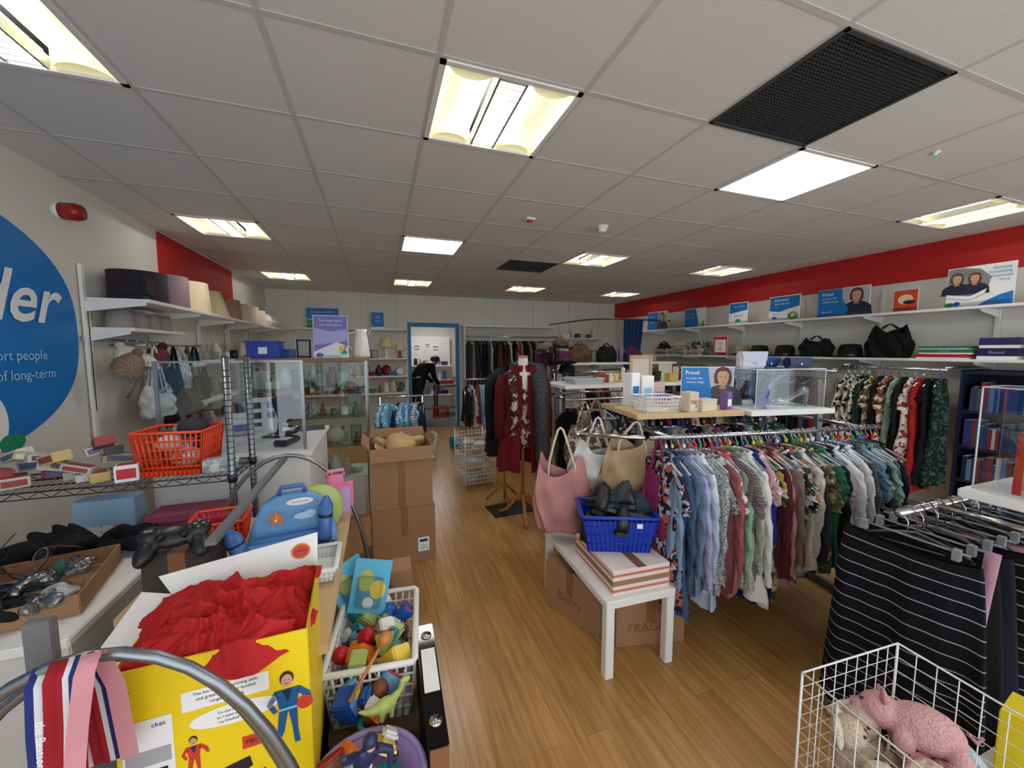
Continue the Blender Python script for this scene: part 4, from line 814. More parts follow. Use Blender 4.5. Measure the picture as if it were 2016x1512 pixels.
# ---------------------------------------------------------------- crockery etc for shelves
CERC=[('white',(235,233,228)),('cream',(222,208,180)),('blue',(70,110,160)),('brown',(120,80,50)),('green',(90,120,96)),('pink',(195,150,156)),('grey',(140,142,145)),('black',(35,35,38)),('red',(150,40,40)),('yellow',(200,176,100)),('white',(235,233,228)),('cream',(222,208,180)),('white',(235,233,228))]
def cer(c): return mat('ceramic_'+c[0],c[1],.25,var=.05)
_C={}
def ware(kind,c):
    k=(kind,c[0])
    if k in _C: return _C[k]
    m=cer(c) 
    if kind=='mug': ps=[('cup_body',MB().lathe([(.0,0),(.035,0),(.04,.01),(.041,.09),(.037,.09),(.035,.012),(0,.012)],m,16).mesh()),('handle',MB().tube([(.039,0,.075),(.06,0,.07),(.068,0,.045),(.058,0,.02),(.039,0,.018)],.006,m,6).mesh())]
    if kind=='vase': ps=[('vase_body',MB().lathe([(0,0),(.04,0),(.06,.05),(.055,.12),(.025,.17),(.03,.2),(.024,.2),(.02,.17),(.0,.16)],m,18).mesh())]
    if kind=='bowl': ps=[('bowl_body',MB().lathe([(0,0),(.035,0),(.04,.01),(.075,.05),(.085,.07),(.08,.07),(.035,.015),(0,.014)],m,20).mesh())]
    if kind=='jug': ps=[('jug_body',MB().lathe([(0,0),(.05,0),(.065,.06),(.05,.14),(.04,.17),(.05,.2),(.046,.2),(.036,.165),(.0,.15)],m,18).mesh()),('handle',MB().tube([(.045,0,.18),(.085,0,.17),(.095,0,.12),(.06,0,.06)],.007,m,6).mesh())]
    if kind=='glass': ps=[('bowl_body',MB().lathe([(.004,.07),(.03,.09),(.034,.13),(.028,.165)],GL,14).mesh()),('stem',MB().lathe([(0,0),(.03,0),(.028,.004),(.004,.01),(.004,.07),(0,.07)],GL,12).mesh())]
    if kind=='tumbler': ps=[('glass_body',MB().lathe([(0,0),(.03,0),(.036,.1),(.033,.1),(.028,.01),(0,.01)],GL,14).mesh())]
    if kind=='ornament': ps=[('figure_body',MB().lathe([(0,0),(.04,0),(.042,.015),(.02,.03),(.03,.06),(.022,.09),(.012,.1),(.02,.115),(.018,.135),(0,.145)],m,14).mesh())]
    if kind=='plate_stand': ps=[('plate',MB().lathe([(0,.012),(.05,.01),(.09,.0),(.092,.004),(.05,.016),(0,.018)],m,24).xf(Matrix.Translation((0,.02,.095))@Matrix.Rotation(D(80),4,'X')).mesh()),('stand',MB().tube([(-.03,.05,0),(-.03,-.02,.004),(-.03,-.02,.02)],.003,BLACKP,4).tube([(.03,.05,0),(.03,-.02,.004),(.03,-.02,.02)],.003,BLACKP,4).tube([(-.03,.05,0),(.03,.05,0)],.003,BLACKP,4).mesh())]
    if kind=='box': ps=[('box_body',MB().box((0,0,.04),(.16,.1,.08),m,.003).mesh()),('lid',MB().box((0,0,.085),(.165,.105,.012),m,.002).mesh())]
    if kind=='frame': ps=[('frame',MB().box((-.06,0,.09),(.015,.012,.18),m).box((.06,0,.09),(.015,.012,.18),m).box((0,0,.173),(.12,.012,.015),m).box((0,0,.0075),(.12,.012,.015),m).mesh()),('picture',MB().box((0,.002,.09),(.11,.004,.155),mat('picture_print',(170,180,170),.5,var=.5,vs=30)).mesh())]
    if kind=='lamp': ps=[('base',MB().lathe([(0,0),(.06,0),(.055,.02),(.02,.04),(.035,.1),(.015,.16),(.008,.2),(0,.2)],m,16).mesh()),('lamp_shade',MB().lathe([(.10,.17),(.055,.30)],mat('cream_shade',(232,216,170),.8),20).mesh())]
    if kind=='books': ps=[('book_block',MB().box((0,0,.09),(.035,.13,.18),m,.003).mesh())]
    _C[k]=ps; return ps
WN={'mug':('mug','mug'),'vase':('vase','vase'),'bowl':('bowl','bowl'),'jug':('jug','jug'),'glass':('wine_glass','glass'),'tumbler':('tumbler','glass'),'ornament':('ornament','ornament'),'plate_stand':('display_plate','plate'),'box':('lidded_box','box'),'frame':('picture_frame','picture frame'),'lamp':('table_lamp','lamp'),'books':('book','book')}
def stock(kinds,p0,p1,n,where,rz=0,jit=.05,sc=(.85,1.2),cols=None):
    P0,P1=Vector(p0),Vector(p1)
    for i in range(n):
        k=RN.choice(kinds); c=RN.choice(cols or CERC)
        if k in('glass','tumbler'): c=('clear',(230,230,230))
        p=P0.lerp(P1,(i+.5)/n); q=(P1-P0).normalized(); nn=Vector((-q.y,q.x,0)); p=p+nn*RN.uniform(-jit,jit)
        nm,ct_=WN[k]
        top(nm,'%s %s standing on %s'%(c[0],nm.replace('_',' '),where),ct_,ware(k,c),p,rz+RN.uniform(-.5,.5),group='%ss on %s'%(nm.replace('_',' '),where),sc=RN.uniform(*sc))
stock(['glass','tumbler','vase','jug','glass','mug'],(-1.7,4.45,1.52),(-1.7,7.5,1.52),32,'the glassware shelf',D(90))
stock(['mug','mug','bowl','ornament','jug'],(-1.7,4.45,1.15),(-1.7,7.5,1.15),30,'the mug shelf',D(90))
stock(['vase','bowl','plate_stand','jug','box'],(-1.7,4.45,.78),(-1.7,7.5,.78),22,'the lower crockery shelf',D(90))
stock(['frame','ornament','vase','box'],(-1.35,7.92,1.47),(.0,7.92,1.47),11,'the back wall upper shelf')
stock(['bowl','jug','plate_stand','vase','box'],(-1.35,7.92,1.13),(.45,7.92,1.13),14,'the back wall middle shelf')
stock(['plate_stand','jug','bowl','box','ornament'],(-1.35,7.92,.8),(.45,7.92,.8),14,'the back wall lower shelf')
top('table_lamp','white table lamp with cream shade on back shelf','lamp',ware('lamp',('white',(235,233,228))),(.15,7.88,1.47),group='table lamps on the back shelf',sc=1.3)
top('table_lamp','red table lamp with cream shade on back shelf','lamp',ware('lamp',('red',(150,40,40))),(.40,7.90,1.47),group='table lamps on the back shelf',sc=.9)
PW=[('purple',(110,60,130)),('white',(230,230,230)),('red',(160,40,50)),('cream',(222,208,180))]
PDK=[('brown',(120,80,50)),('black',(35,35,38)),('purple',(110,60,130)),('grey',(140,142,145)),('white',(230,230,230))]
stock(['box','books','box'],(4.0,7.95,1.5),(4.8,7.95,1.5),7,'the small back shelf',0,.02,(1,1.3),PW)
stock(['box','books'],(4.0,7.95,1.9),(4.8,7.95,1.9),6,'the small back top shelf',0,.02,(.9,1.1),PW)
stock(['box','box'],(4.0,7.95,1.1),(4.8,7.95,1.1),6,'the small back low shelf',0,.02,(.9,1.2))
stock(['box','frame','books','vase'],(2.95,4.95,1.451),(4.15,4.95,1.451),7,'the rear gondola shelf',0,.1,(.9,1.2),PDK)
for i,(cn,c,x,w,h) in enumerate([('brown leather',(96,66,48),2.66,.34,.22),('black',(26,26,28),3.1,.3,.2),('plum',(84,38,70),3.55,.3,.2)]):
    top('handbag','%s handbag on the rear gondola shelf'%cn,'handbag',bag(w,h,.14,fab(c),.07,None,40+i,'slouch'),(x,4.80,1.451),.2*i-.2,group='handbags on the rear gondola')
# white shelves near fitting room
cu=MB()
for x in(3.25,3.95): cu.box((x,6.5,.7),(.03,.35,1.4),SHELFW)
top('display_shelves','white freestanding shelves with boxes and shoes','shelving',SP('side_panel',cu)+[('shelf',MB().box((3.6,6.5,z),(.67,.35,.025),SHELFW).mesh()) for z in(.2,.55,.9,1.25,1.39)])
for z in(.2125,.5625,.9125): stock(['box','books','box','vase'],(3.3,6.45,z),(3.9,6.45,z),6,'the freestanding white shelves',0,.03,(1,1.3),PW+[('black',(35,35,38)),('pink',(195,150,156))])
stock(['box','books','frame'],(3.3,6.45,1.4025),(3.9,6.45,1.4025),5,'the freestanding shelf top',0,.03,(1,1.4),PW)
def shade(r0,r1,h,m,in_=None):
    return [('shade_fabric',MB().lathe([(r0,0),(r1,h),(r1-.004,h),(r0-.004,0)],m,32).mesh()),('shade_ring',MB().tube([(r1*.97*math.cos(a),r1*.97*math.sin(a),h-.02) for a in[2*math.pi*k/20 for k in range(20)]],.003,CHROME,5,True).tube([(-r1*.97,0,h-.02),(r1*.97,0,h-.02)],.002,CHROME,4).mesh())]
SM=[('dark plum drum',(52,36,48),.17,.17,.22,3.72),('mauve grey drum',(132,112,116),.17,.17,.26,4.08),('cream drum',(210,190,160),.18,.16,.28,4.52),('cream tapered',(206,190,154),.16,.08,.28,5.1),('tan drum',(152,122,100),.14,.13,.24,5.55),('cream tapered',(212,196,168),.13,.09,.24,5.95),('ivory drum',(210,200,184),.14,.13,.24,6.3),('beige drum',(184,166,144),.13,.13,.22,6.65)]
for i,(cn,c,r0,r1,h,y) in enumerate(SM): top('lamp_shade','%s lampshade standing on the high wall shelf'%cn,'lampshade',shade(r0,r1,h,mat('shade_'+cn.replace(' ','_'),c,.85)),(X0+.20,y,1.98),group='lampshades on the high wall shelf')
for i in range(4): top('lamp_shade','grey small lampshade on the short wall shelf','lampshade',shade(.085,.07,.13,mat('shade_grey',(150,142,140),.85)),(X0+.13,3.6+.18*i,1.78),group='small lampshades on the short wall shelf')
top('toaster','dark grey toaster on the high wall shelf','toaster',[('toaster_body',MB().box((0,0,.09),(.14,.16,.16),mat('dark_grey_metal',(52,48,52),.3,.5),.025).mesh()),('slot',MB().box((0,0,.172),(.03,.11,.004),BLACKP).mesh()),('lever',MB().box((0,-.09,.11),(.03,.02,.015),BLACKP).mesh())],(X0+.29,3.52,1.98))
for i,(cn,c) in enumerate([('white sheer',(222,218,210)),('cream lace',(212,198,170)),('white net',(216,216,216))]):
    top('folded_curtain','%s folded curtain on the high shelf'%cn,'textile',remesh(MB().ell((0,0,.09),(.14,.15,.09),fab(c)).ell((.03,.05,.15),(.09,.08,.06),fab(c)).ell((.05,-.08,.1),(.09,.07,.05),fab(c)),'fc',.012,2),(X0+.2,7.0+.33*i,1.98),group='folded curtains on the high wall shelf')
CAPF=[('brown fur',(130,102,80)),('cream fluffy',(206,192,170)),('white knitted',(214,210,204)),('maroon',(90,32,34)),('tan and pink',(186,150,124))]
hb=MB()
for i in range(5): hb.tube([(X0+.02,3.47+.12*i,1.70),(X0+.22,3.47+.12*i,1.68),(X0+.235,3.47+.12*i,1.70)],.004,CHROME,5)
top('hook_rail','row of chrome wall hooks under the shelf','hooks',SP('hook',hb)+[('backplate',MB().box((X0+.015,3.71,1.70),(.01,.6,.03),CHROME).mesh())])
for i,(cn,c) in enumerate(CAPF):
    zt=1.46+.05*(i%2)
    top('knitted_hat','%s hat hanging from a wall hook'%cn,'hat',[('hat_body',MB().lathe([(.085,0),(.09,.03),(.085,.07),(.06,.12),(.03,.15),(.001,.155)],fab(c,'tweed',tuple(min(255,v+40) for v in c),fuzz=.9,fs=90),18).mesh()),('pompom',MB().ell((0,0,.165),(.03,.03,.03),fab(c)).mesh()),('strap',MB().tube([(.08,0,.01),(.09,0,-.1),(.08,.01,-.16)],.008,fab(c),5).mesh())],(X0+.2,3.47+.12*i,zt),rot=(0,.5*(-1)**i,i),group='hats on the wall hooks')
for i,(cn,c,w,h,y,z) in enumerate([('sequinned silver',(150,150,150),.13,.3,4.15,1.28),('black',(28,28,30),.28,.36,4.44,1.05),('olive green',(84,92,60),.22,.26,4.30,1.03),('white net',(206,206,204),.26,.22,3.75,1.10),('black',(28,28,30),.22,.34,4.05,.96),('black',(30,28,28),.2,.3,3.90,1.16)]):
    top('shoulder_bag','%s shoulder bag hanging from the wall rail'%cn,'bag',bag(w,h,.08,fab(c,'tweed' if i==0 else 'plain',(230,230,230)),1.66-z-h-.005,None,20+i,'slouch'),(X0+.25,y,z),D(70),group='bags on the left wall')
top('bag_rail','short chrome wall rail with shoulder bags','rail',[('hanging_rail',MB().tube([(X0+.25,3.68,1.66),(X0+.25,4.6,1.66)],.008,CHROME,6).mesh())]+SP('bracket',MB().tube([(X0+.01,3.7,1.66),(X0+.25,3.7,1.66)],.008,CHROME,6).tube([(X0+.01,4.33,1.66),(X0+.25,4.33,1.66)],.008,CHROME,6)))
# ---------------------------------------------------------------- items on right wall shelf
for i,(cn,c,y,w,h) in enumerate([('large black',(20,20,22),2.62,.36,.30),('black leather',(26,25,26),3.35,.36,.2),('grey',(110,108,108),5.0,.3,.16),('dark navy',(28,30,48),6.1,.3,.2)]):
    top('handbag','%s handbag on the wall shelf'%cn,'handbag',bag(w,h,.16,fab(c),.06,None,i,'slouch'),(5.22,y,1.54),D(-90),group='handbags on the right wall shelf')
for i,(cn,c,y) in enumerate([('black',(24,24,26),2.98),('black',(22,22,24),3.75),('black felt',(30,28,30),4.12),('taupe',(140,120,104),4.42)]):
    top('brimmed_hat','%s brimmed hat on the wall shelf'%cn,'hat',hat(fab(c),.22,.09,BLACKP,.15),(5.23,y,1.545),group='hats on the right wall shelf')
for i,(cn,c,pat) in enumerate([('pink patterned',(195,150,140),'floral'),('beige',(180,160,142),'tweed'),('grey leaf print',(150,146,140),'floral'),('dusty pink',(186,144,140),'plain'),('black and white',(60,60,60),'floral'),('cream',(205,195,180),'plain')]):
    top('cushion','%s cushion piled on the wall shelf'%cn,'cushion',MB().box((0,0,0),(.34,.34,.11),fab(c,pat,(215,205,195)),.05),(5.22,5.2+.3*(i%4)+.05*(i//4),1.597+.12*(i//4)),rot=(0,0,RN.uniform(-.3,.3)),group='cushions on the right wall shelf')
def bookbox(cn,c,w,d,h,loc,rz=0,txt=None,grp=None,nm='board_game_box',ct_='box',ts=.5):
    m=mat('box_'+cn.replace(' ','_'),c,.4)
    ps=[('box_base',MB().box((0,0,h*.35),(w-.006,d-.006,h*.7),W_).mesh()),('lid',MB().box((0,0,h*.65),(w,d,h*.7),m,.002).mesh())]
    if txt: ps.append(('printed_text',MB().text(txt,0,h*.62,h*ts,mat('soft_print',(170,170,190),.5),-d/2-.001).mesh()))
    top(nm,'%s printed box on the shelf'%cn,ct_,ps,loc,rz,group=grp)
g='boxed games on the right wall shelf'
bookbox('red',(180,40,36),.36,.26,.045,(5.2,2.14,1.54),D(-90),None,g); bookbox('green',(40,120,76),.36,.26,.045,(5.2,2.12,1.585),D(-90),'GAMES',g); bookbox('teal',(30,110,120),.34,.25,.03,(5.2,2.14,1.63),D(-90),None,g)
bookbox('navy',(30,34,80),.24,.2,.1,(5.2,1.80,1.54),D(-90),'Boxed',g,ts=.35); bookbox('dark purple',(50,40,96),.24,.2,.09,(5.2,1.79,1.64),D(-90),None,g); bookbox('brown',(100,50,40),.16,.2,.18,(5.2,1.52,1.54),D(-90),None,g)
DB=mat('dark_blue_laminate',(30,36,60),.4)
bx=MB().box((5.42,1.5,.72),(.03,1.0,1.44),DB)
for y in(1.0,2.0): bx.box((5.27,y,.72),(.3,.02,1.44),DB)
shv=[('shelf',MB().box((5.27,1.5,z-.0125),(.3,.97,.025),DB).mesh()) for z in(.12,.42,.74,1.07,1.43)]
top('bookcase','dark blue bookcase filled with books and discs','bookcase',[('carcass',bx.mesh())]+shv)
BC=[('blue',(30,60,120)),('white',(190,190,195)),('black',(30,30,34)),('red',(130,40,44)),('purple',(64,50,96)),('teal',(30,86,100)),('navy',(24,34,66)),('light blue',(90,126,160)),('blue',(30,60,120))]
for z in(.12,.42,.74,1.07):
    y=1.025
    while y<1.94:
        w=RN.uniform(.014,.035); h=RN.uniform(.18,.26); c=RN.choice(BC); k=('bk',c[0],round(w,2),round(h,2))
        if k not in _C: _C[k]=[('cover',MB().box((0,0,round(h,2)/2),(.16,round(w,2),round(h,2)),mat('book_'+c[0].replace(' ','_'),c[1],.5)).mesh()),('pages',MB().box((.004,0,round(h,2)/2+.0012),(.156,max(.006,round(w,2)-.006),round(h,2)),W_).mesh())]
        top('book','%s spined book standing in the blue bookcase'%c[0],'book',_C[k],(5.21,y+round(w,2)/2,z),group='books in the blue bookcase'); y+=round(w,2)+.001
# ---------------------------------------------------------------- items on main gondola shelf
SZ=1.25
top('storage_basket','white lattice plastic basket on the shelf','basket',basket(.24,.18,.09,WHITE,12,9,4,.9,.0028,0,.006),G(.14,.27,SZ),GA)
def bottlebox(w,d,h,m,m2): return [('carton_body',MB().box((0,0,h/2),(w,d,h),m,.003).mesh()),('printed_panel',MB().rect(0,h*.4,w*.7,h*.4,m2,-d/2-.001).mesh())]
top('gift_carton','tall white and blue gift carton on the shelf','box',bottlebox(.08,.08,.22,W_,LBLUE),G(.10,.50,SZ),.2)
top('gift_carton','white carton with blue stripe on the shelf','box',bottlebox(.09,.08,.20,W_,mat('pale_blue_print',(150,200,230),.5)),G(.20,.50,SZ),-.1)
top('gift_carton','cream floral gift box on the shelf','box',bottlebox(.08,.07,.12,mat('cream_card',(212,198,174),.5),fab((180,136,116),'floral',(206,180,120))),G(.32,.19,SZ),.1)
top('gift_carton','pink trimmed white gift box on the shelf','box',bottlebox(.08,.07,.15,mat('blush_card',(206,176,172),.5),PURP),G(.29,.50,SZ),-.2)
top('photo_box','low cream keepsake box with lid','box',ware('box',('cream',(222,208,180))),G(.43,.20,SZ),.1,sc=.8)
top('perfume_box','small purple gift box on the shelf','box',bottlebox(.05,.05,.11,mat('purple_card',(120,90,150),.4),W_),G(.60,.22,SZ),.1)
poster(.34,.26,[('r',0,.13,.33,.25,PHOTOL)]+person_print(.10,.005,.48,DKPR,DARKHAIR)+[('p',[(-.165,.005),(.01,.005),(.03,.07),(.0,.255),(-.165,.255)],LBLUE),('t','Proud',-.10,.22,.036,W_,.0003),('t','to wear the',-.085,.183,.022,W_),('t','rainbow badge',-.08,.157,.020,W_),('d',.01,.035,.022,.014,W_)],'blue sign with smiling woman and white lettering',G(.60,.40,SZ),GA-.3)
def case(w,d,h,label,loc,rz):
    ab=MB()
    for x in(-w/2,w/2): ab.box((x,0,h/2),(.004,d,h),ACR)
    for y in(-d/2,d/2): ab.box((0,y,h/2),(w,.004,h),ACR)
    ab.box((0,0,h),(w,d,.004),ACR)
    e=MB().tube([(-w/2,-d/2,h),(w/2,-d/2,h),(w/2,d/2,h),(-w/2,d/2,h)],.0028,W_,4,True)
    for x in(-w/2,w/2): e.cyl((x,-d/2,0),(x,-d/2,h),.0025,W_,n=4)
    top('glass_display_box',label,'display case',SP('panel',ab)+[('edge_trim',e.mesh())],loc,rz)
case(.52,.38,.25,'clear display case on the shelf over heeled shoes',G(1.03,.36,SZ),GA)
def heel(m):
    b=MB(); rings=[]
    for t,hw,zb,zt in[(0,.018,.075,.125),(.12,.026,.078,.13),(.3,.024,.06,.085),(.5,.026,.03,.05),(.65,.036,.004,.035),(.8,.036,0,.045),(.93,.02,0,.03),(1,.005,0,.012)]:
        rings.append([((t-.5)*.2,hw*math.cos(a),zb+(zt-zb)*.5*(1+math.sin(a))) for a in[2*math.pi*k/10 for k in range(10)]])
    b.loft(rings,m)
    return [('upper',b.mesh()),('heel',MB().tube([(-.095,0,.085),(-.092,0,.03),(-.09,0,0)],[.013,.006,.005],m,8).mesh())]
BSU=mat('cobalt_suede',(28,30,160),.7)
hp=heel(BSU); hs=heel(mat('silver_leather',(170,165,160),.3,.5)); hk=heel(BLKL)
for i,(p,x,y,rz,l) in enumerate([(hp,.90,.26,.9,'cobalt blue suede stiletto shoe in display case'),(hp,.99,.32,.6,'cobalt blue suede stiletto shoe in display case'),(hs,1.14,.28,2.4,'silver heeled shoe in display case'),(hs,1.20,.34,2.6,'silver heeled shoe in display case'),(hk,1.07,.45,1.0,'black heeled shoe in display case')]): top('heeled_shoe',l,'shoe',p,G(x,y,SZ),rz,group='heeled shoes in the display case')
def clutch(w,h,d,m,m2): return [('bag_body',MB().box((0,0,h/2),(w,d,h),m,.012).mesh()),('flap',MB().add([(-w/2,-d/2-.003,h),(w/2,-d/2-.003,h),(w/2*.9,-d/2-.006,h*.45),(0,-d/2-.008,h*.3),(-w/2*.9,-d/2-.006,h*.45)],[(0,1,2,3,4)],m2).mesh()),('clasp',MB().ell((0,-d/2-.01,h*.35),(.01,.004,.01),CHROME,8,6).mesh())]
top('clutch_bag','white envelope clutch bag on the display case','handbag',clutch(.20,.11,.06,mat('white_leather',(216,216,226),.4),mat('white_leather_flap',(190,190,210),.4)),G(.88,.34,SZ+.253),GA)
top('clutch_bag','cobalt blue clutch bag on the display case','handbag',clutch(.15,.07,.05,mat('blue_leather',(24,46,110),.4),mat('blue_leather_flap',(30,60,130),.4)),G(1.07,.40,SZ+.253),GA)
top('clutch_bag','navy blue clutch bag on the display case','handbag',clutch(.18,.07,.06,mat('navy_leather',(20,34,76),.4),mat('navy_leather_flap',(26,44,100),.4)),G(1.20,.30,SZ+.253),GA)
def picframe(w,h,m):return [('frame',MB().box((-w/2,0,h/2),(.03,.02,h),m).box((w/2,0,h/2),(.03,.02,h),m).box((0,0,h-.015),(w,.02,.03),m).box((0,0,.015),(w,.02,.03),m).mesh()),('picture',MB().box((0,.004,h/2),(w,.006,h-.03),mat('cream_picture',(214,206,190),.6)).mesh())]
top('picture_frame','wooden photo frame standing on the shelf','picture frame',picframe(.22,.28,mat('pale_wood_frame',(196,164,124),.5)),(2.62,3.4,1.29),-.2)
top('storage_tray','flat grey tray on the white shelf','tray',basket(.34,.24,.05,mat('grey_tray',(190,192,194),.4),10,8,2,.9,.003,(0,1)),(1.95,3.42,1.29))
stock(['box','ornament','frame','mug','bowl'],(2.15,3.42,1.29),(2.45,3.42,1.29),4,'the middle gondola shelf'); stock(['box','ornament','frame'],(2.8,3.42,1.29),(3.1,3.42,1.29),4,'the middle gondola shelf')
hs_=MB().tube([(0,0,0.02),(0,0,1.68)],.014,CHROME,8).lathe([(0,0),(.18,0),(.18,.015),(0,.02)],CHROME,20)
arm=MB(); HP=[(.1,1.66,.4),(.16,1.62,3.4),(.17,1.46,5.0),(.17,1.44,2.0),(.18,1.3,.2)]
for rr_,z,a in HP: arm.tube([(0,0,z-.03),(rr_*math.cos(a),rr_*math.sin(a),z)],.006,CHROME,5)
top('hat_stand','chrome hat stand holding several felt hats','hat stand',[('pole',hs_.mesh())]+SP('arm',arm),(2.12,4.45,0))
for k,(cn,c) in enumerate([('brown',(96,70,56)),('taupe',(112,94,84)),('plum',(80,34,70)),('dark purple',(70,30,64)),('black',(28,28,30))]):
    rr_,z,a=HP[k]; top('felt_hat','%s felt hat on the chrome hat stand'%cn,'hat',hat(fab(c),.19,.07,BLACKP,.10 if k<2 else .15),(2.12+rr_*math.cos(a),4.45+rr_*math.sin(a),z),rot=(.15*math.sin(a),.2*math.cos(a),0),group='felt hats on the hat stand')
top('curtain_rail','curved metal fitting room curtain rail','curtain rail',MB().tube([(3.7,8.08,2.2)]+[(3.72,7.2,2.2),(3.75,6.6,2.2),(3.9,6.3,2.2),(4.2,6.2,2.2),(5.43,6.2,2.2)],.014,mat('bronze_rail',(110,92,70),.35,.7),8))
cv=[]
for i in range(17):
    z=2.19-1.9*i/16; row=[]
    for k in range(41):
        u=k/40; row.append((4.38+.40*u*(1-.15*math.sin(i/16*3.1)),6.2+.035*math.sin(u*30)+.01*math.sin(i*.7+u*9),z))
    cv.append(row)
top('fitting_room_curtain','navy blue pleated fitting room curtain','curtain',MB().loft(cv,fab((40,76,136)),False,False,True,False))
# ---------------------------------------------------------------- glass cabinet + counter
cx0,cx1,cy0,cy1,ch=-1.16,-.12,3.95,4.4,1.52
WD=mat('oak_trim',(150,108,70),.5)
fm=MB()
for x in(cx0,cx1):
    for y in(cy0,cy1): fm.box((x,y,ch/2),(.02,.02,ch),STEEL)
tpn=MB().box(((cx0+cx1)/2,(cy0+cy1)/2,ch+.014),(cx1-cx0+.04,cy1-cy0+.04,.028),WD)
pl=MB().box(((cx0+cx1)/2,(cy0+cy1)/2,.2),(cx1-cx0-.03,cy1-cy0-.03,.4),SHELFW)
gp=MB()
for x in(cx0,cx1): gp.box((x,(cy0+cy1)/2,.96),(.005,cy1-cy0-.02,1.1),GL)
gp.box(((cx0+cx1)/2,cy0,.96),(cx1-cx0-.02,.005,1.1),GL)
gs=[('glass_shelf',MB().box(((cx0+cx1)/2,(cy0+cy1)/2,z),(cx1-cx0-.03,cy1-cy0-.03,.008),glass('green_glass',(226,242,236),.2)).mesh()) for z in(.70,.98,1.26)]
top('glass_display_cabinet','glass display cabinet with oak top and glass shelves','cabinet',SP('corner_post',fm)+[('cabinet_top',tpn.mesh(),'oak top'),('plinth',pl.mesh())]+SP('glass_panel',gp)+gs)
for z,k in((.401,['box','bowl','vase']),(.705,['ornament','box','frame','plate_stand']),(.985,['ornament','jug','bowl','mug']),(1.265,['frame','ornament','box','vase'])): stock(k,(cx0+.08,4.10,z),(cx1-.06,4.10,z),9,'the glass cabinet shelf',0,.04,(.7,1.0)); 
for z in(.705,.985,1.265): stock(['box','frame','ornament'],(cx0+.08,4.27,z),(cx1-.06,4.27,z),7,'the glass cabinet shelf',0,.03,(.7,1.1))
top('storage_box','blue plastic storage box on the glass cabinet','box',[('box_body',MB().box((0,0,.075),(.26,.2,.15),BLUEPL,.01).mesh()),('rim',MB().box((0,0,.15),(.28,.22,.014),BLUEPL,.004).mesh()),('price_label',MB().rect(0,.07,.07,.06,W_,-.102).mesh())],(-.98,4.1,1.548))
jm=mat('white_enamel',(232,232,228),.3)
top('enamel_jug','tall white enamel jug on the glass cabinet','jug',[('jug_body',MB().lathe([(0,0),(.075,0),(.08,.02),(.06,.2),(.05,.25),(.06,.28),(.056,.28),(.0,.24)],jm,22).mesh()),('handle',MB().tube([(-.055,0,.25),(-.12,0,.24),(-.125,0,.12),(-.072,0,.06)],.008,jm,6).mesh()),('spout',MB().loft([[(.05,-.03,.2),(.05,.03,.2),(.05,0,.19)],[(.09,-.012,.28),(.09,.012,.28),(.085,0,.26)]],jm).mesh())],(-.16,4.18,1.548))
stock(['frame','box','ornament'],(-1.1,4.3,1.549),(-.3,4.3,1.549),5,'the glass cabinet top',0,.02)
top('cash_desk','white laminate cash desk with glass top','counter',[('counter_body',MB().box((-.83,3.1,.48),(.80,.85,.96),SHELFW,.004).mesh()),('worktop',MB().box((-.83,3.1,.975),(.84,.9,.03),SHELFW,.004).mesh())])
scn=MB().box((-.83,2.72,1.27),(.72,.005,.55),ACR)
top('counter_screen','clear protective screen standing on the cash desk','screen',[('panel',scn.mesh())]+SP('post',MB().box((-1.2,2.72,1.27),(.018,.018,.56),STEEL).box((-.46,2.72,1.27),(.018,.018,.56),STEEL))+[('top_rail',MB().box((-.83,2.72,1.553),(.76,.016,.012),STEEL).mesh())])
top('till_screen','black angled till screen on the counter','till',[('screen_body',MB().box((0,0,.2),(.26,.02,.20),BLACKP,.008,M=Matrix.Rotation(D(-18),4,'X')).mesh()),('display',MB().box((0,-.012,.2),(.23,.004,.17),mat('screen_dark',(30,36,48),.15),M=Matrix.Rotation(D(-18),4,'X')).mesh()),('stand',MB().box((0,.05,.006),(.2,.16,.012),BLACKP,.004).tube([(0,.06,.01),(0,.03,.18)],.018,BLACKP,8).mesh())],(-.66,3.22,.99),D(72))
top('card_reader','dark card payment reader on the counter','card reader',[('reader_body',MB().box((0,0,.02),(.09,.18,.04),mat('dark_grey_plastic',(60,66,72),.4),.01).mesh()),('keypad',MB().box((0,-.03,.042),(.07,.08,.004),W_).mesh()),('screen',MB().box((0,.05,.042),(.06,.05,.004),BLACKP).mesh())],(-.60,2.92,.99),D(-20))
top('tablet','grey tablet lying on the counter','tablet',[('tablet_body',MB().box((0,0,.006),(.22,.17,.012),mat('tablet_grey',(70,84,92),.3),.004).mesh()),('screen',MB().box((0,0,.013),(.19,.14,.002),mat('tablet_screen',(40,52,60),.1)).mesh())],(-.54,3.42,.99),D(8))
poster(.14,.17,[('t','Gift Aid',0,.13,.025,LBLUE),('r',0,.06,.1,.05,PURP)],'small white leaflet stand on the counter',(-.98,3.3,.99),.3)
top('printed_card','small white card with dark icons on counter','card',[('card_body',MB().box((0,0,.13),(.2,.01,.26),W_).mesh()),('printed_design',MB().rect(-.05,.2,.05,.05,NAVY,-.006).rect(.04,.2,.05,.05,PURP,-.006).rect(-.05,.12,.05,.05,INK,-.006).rect(.04,.12,.05,.05,LBLUE,-.006).rect(-.05,.05,.05,.03,NAVY,-.006).mesh())],(-.86,3.48,.99),.2)
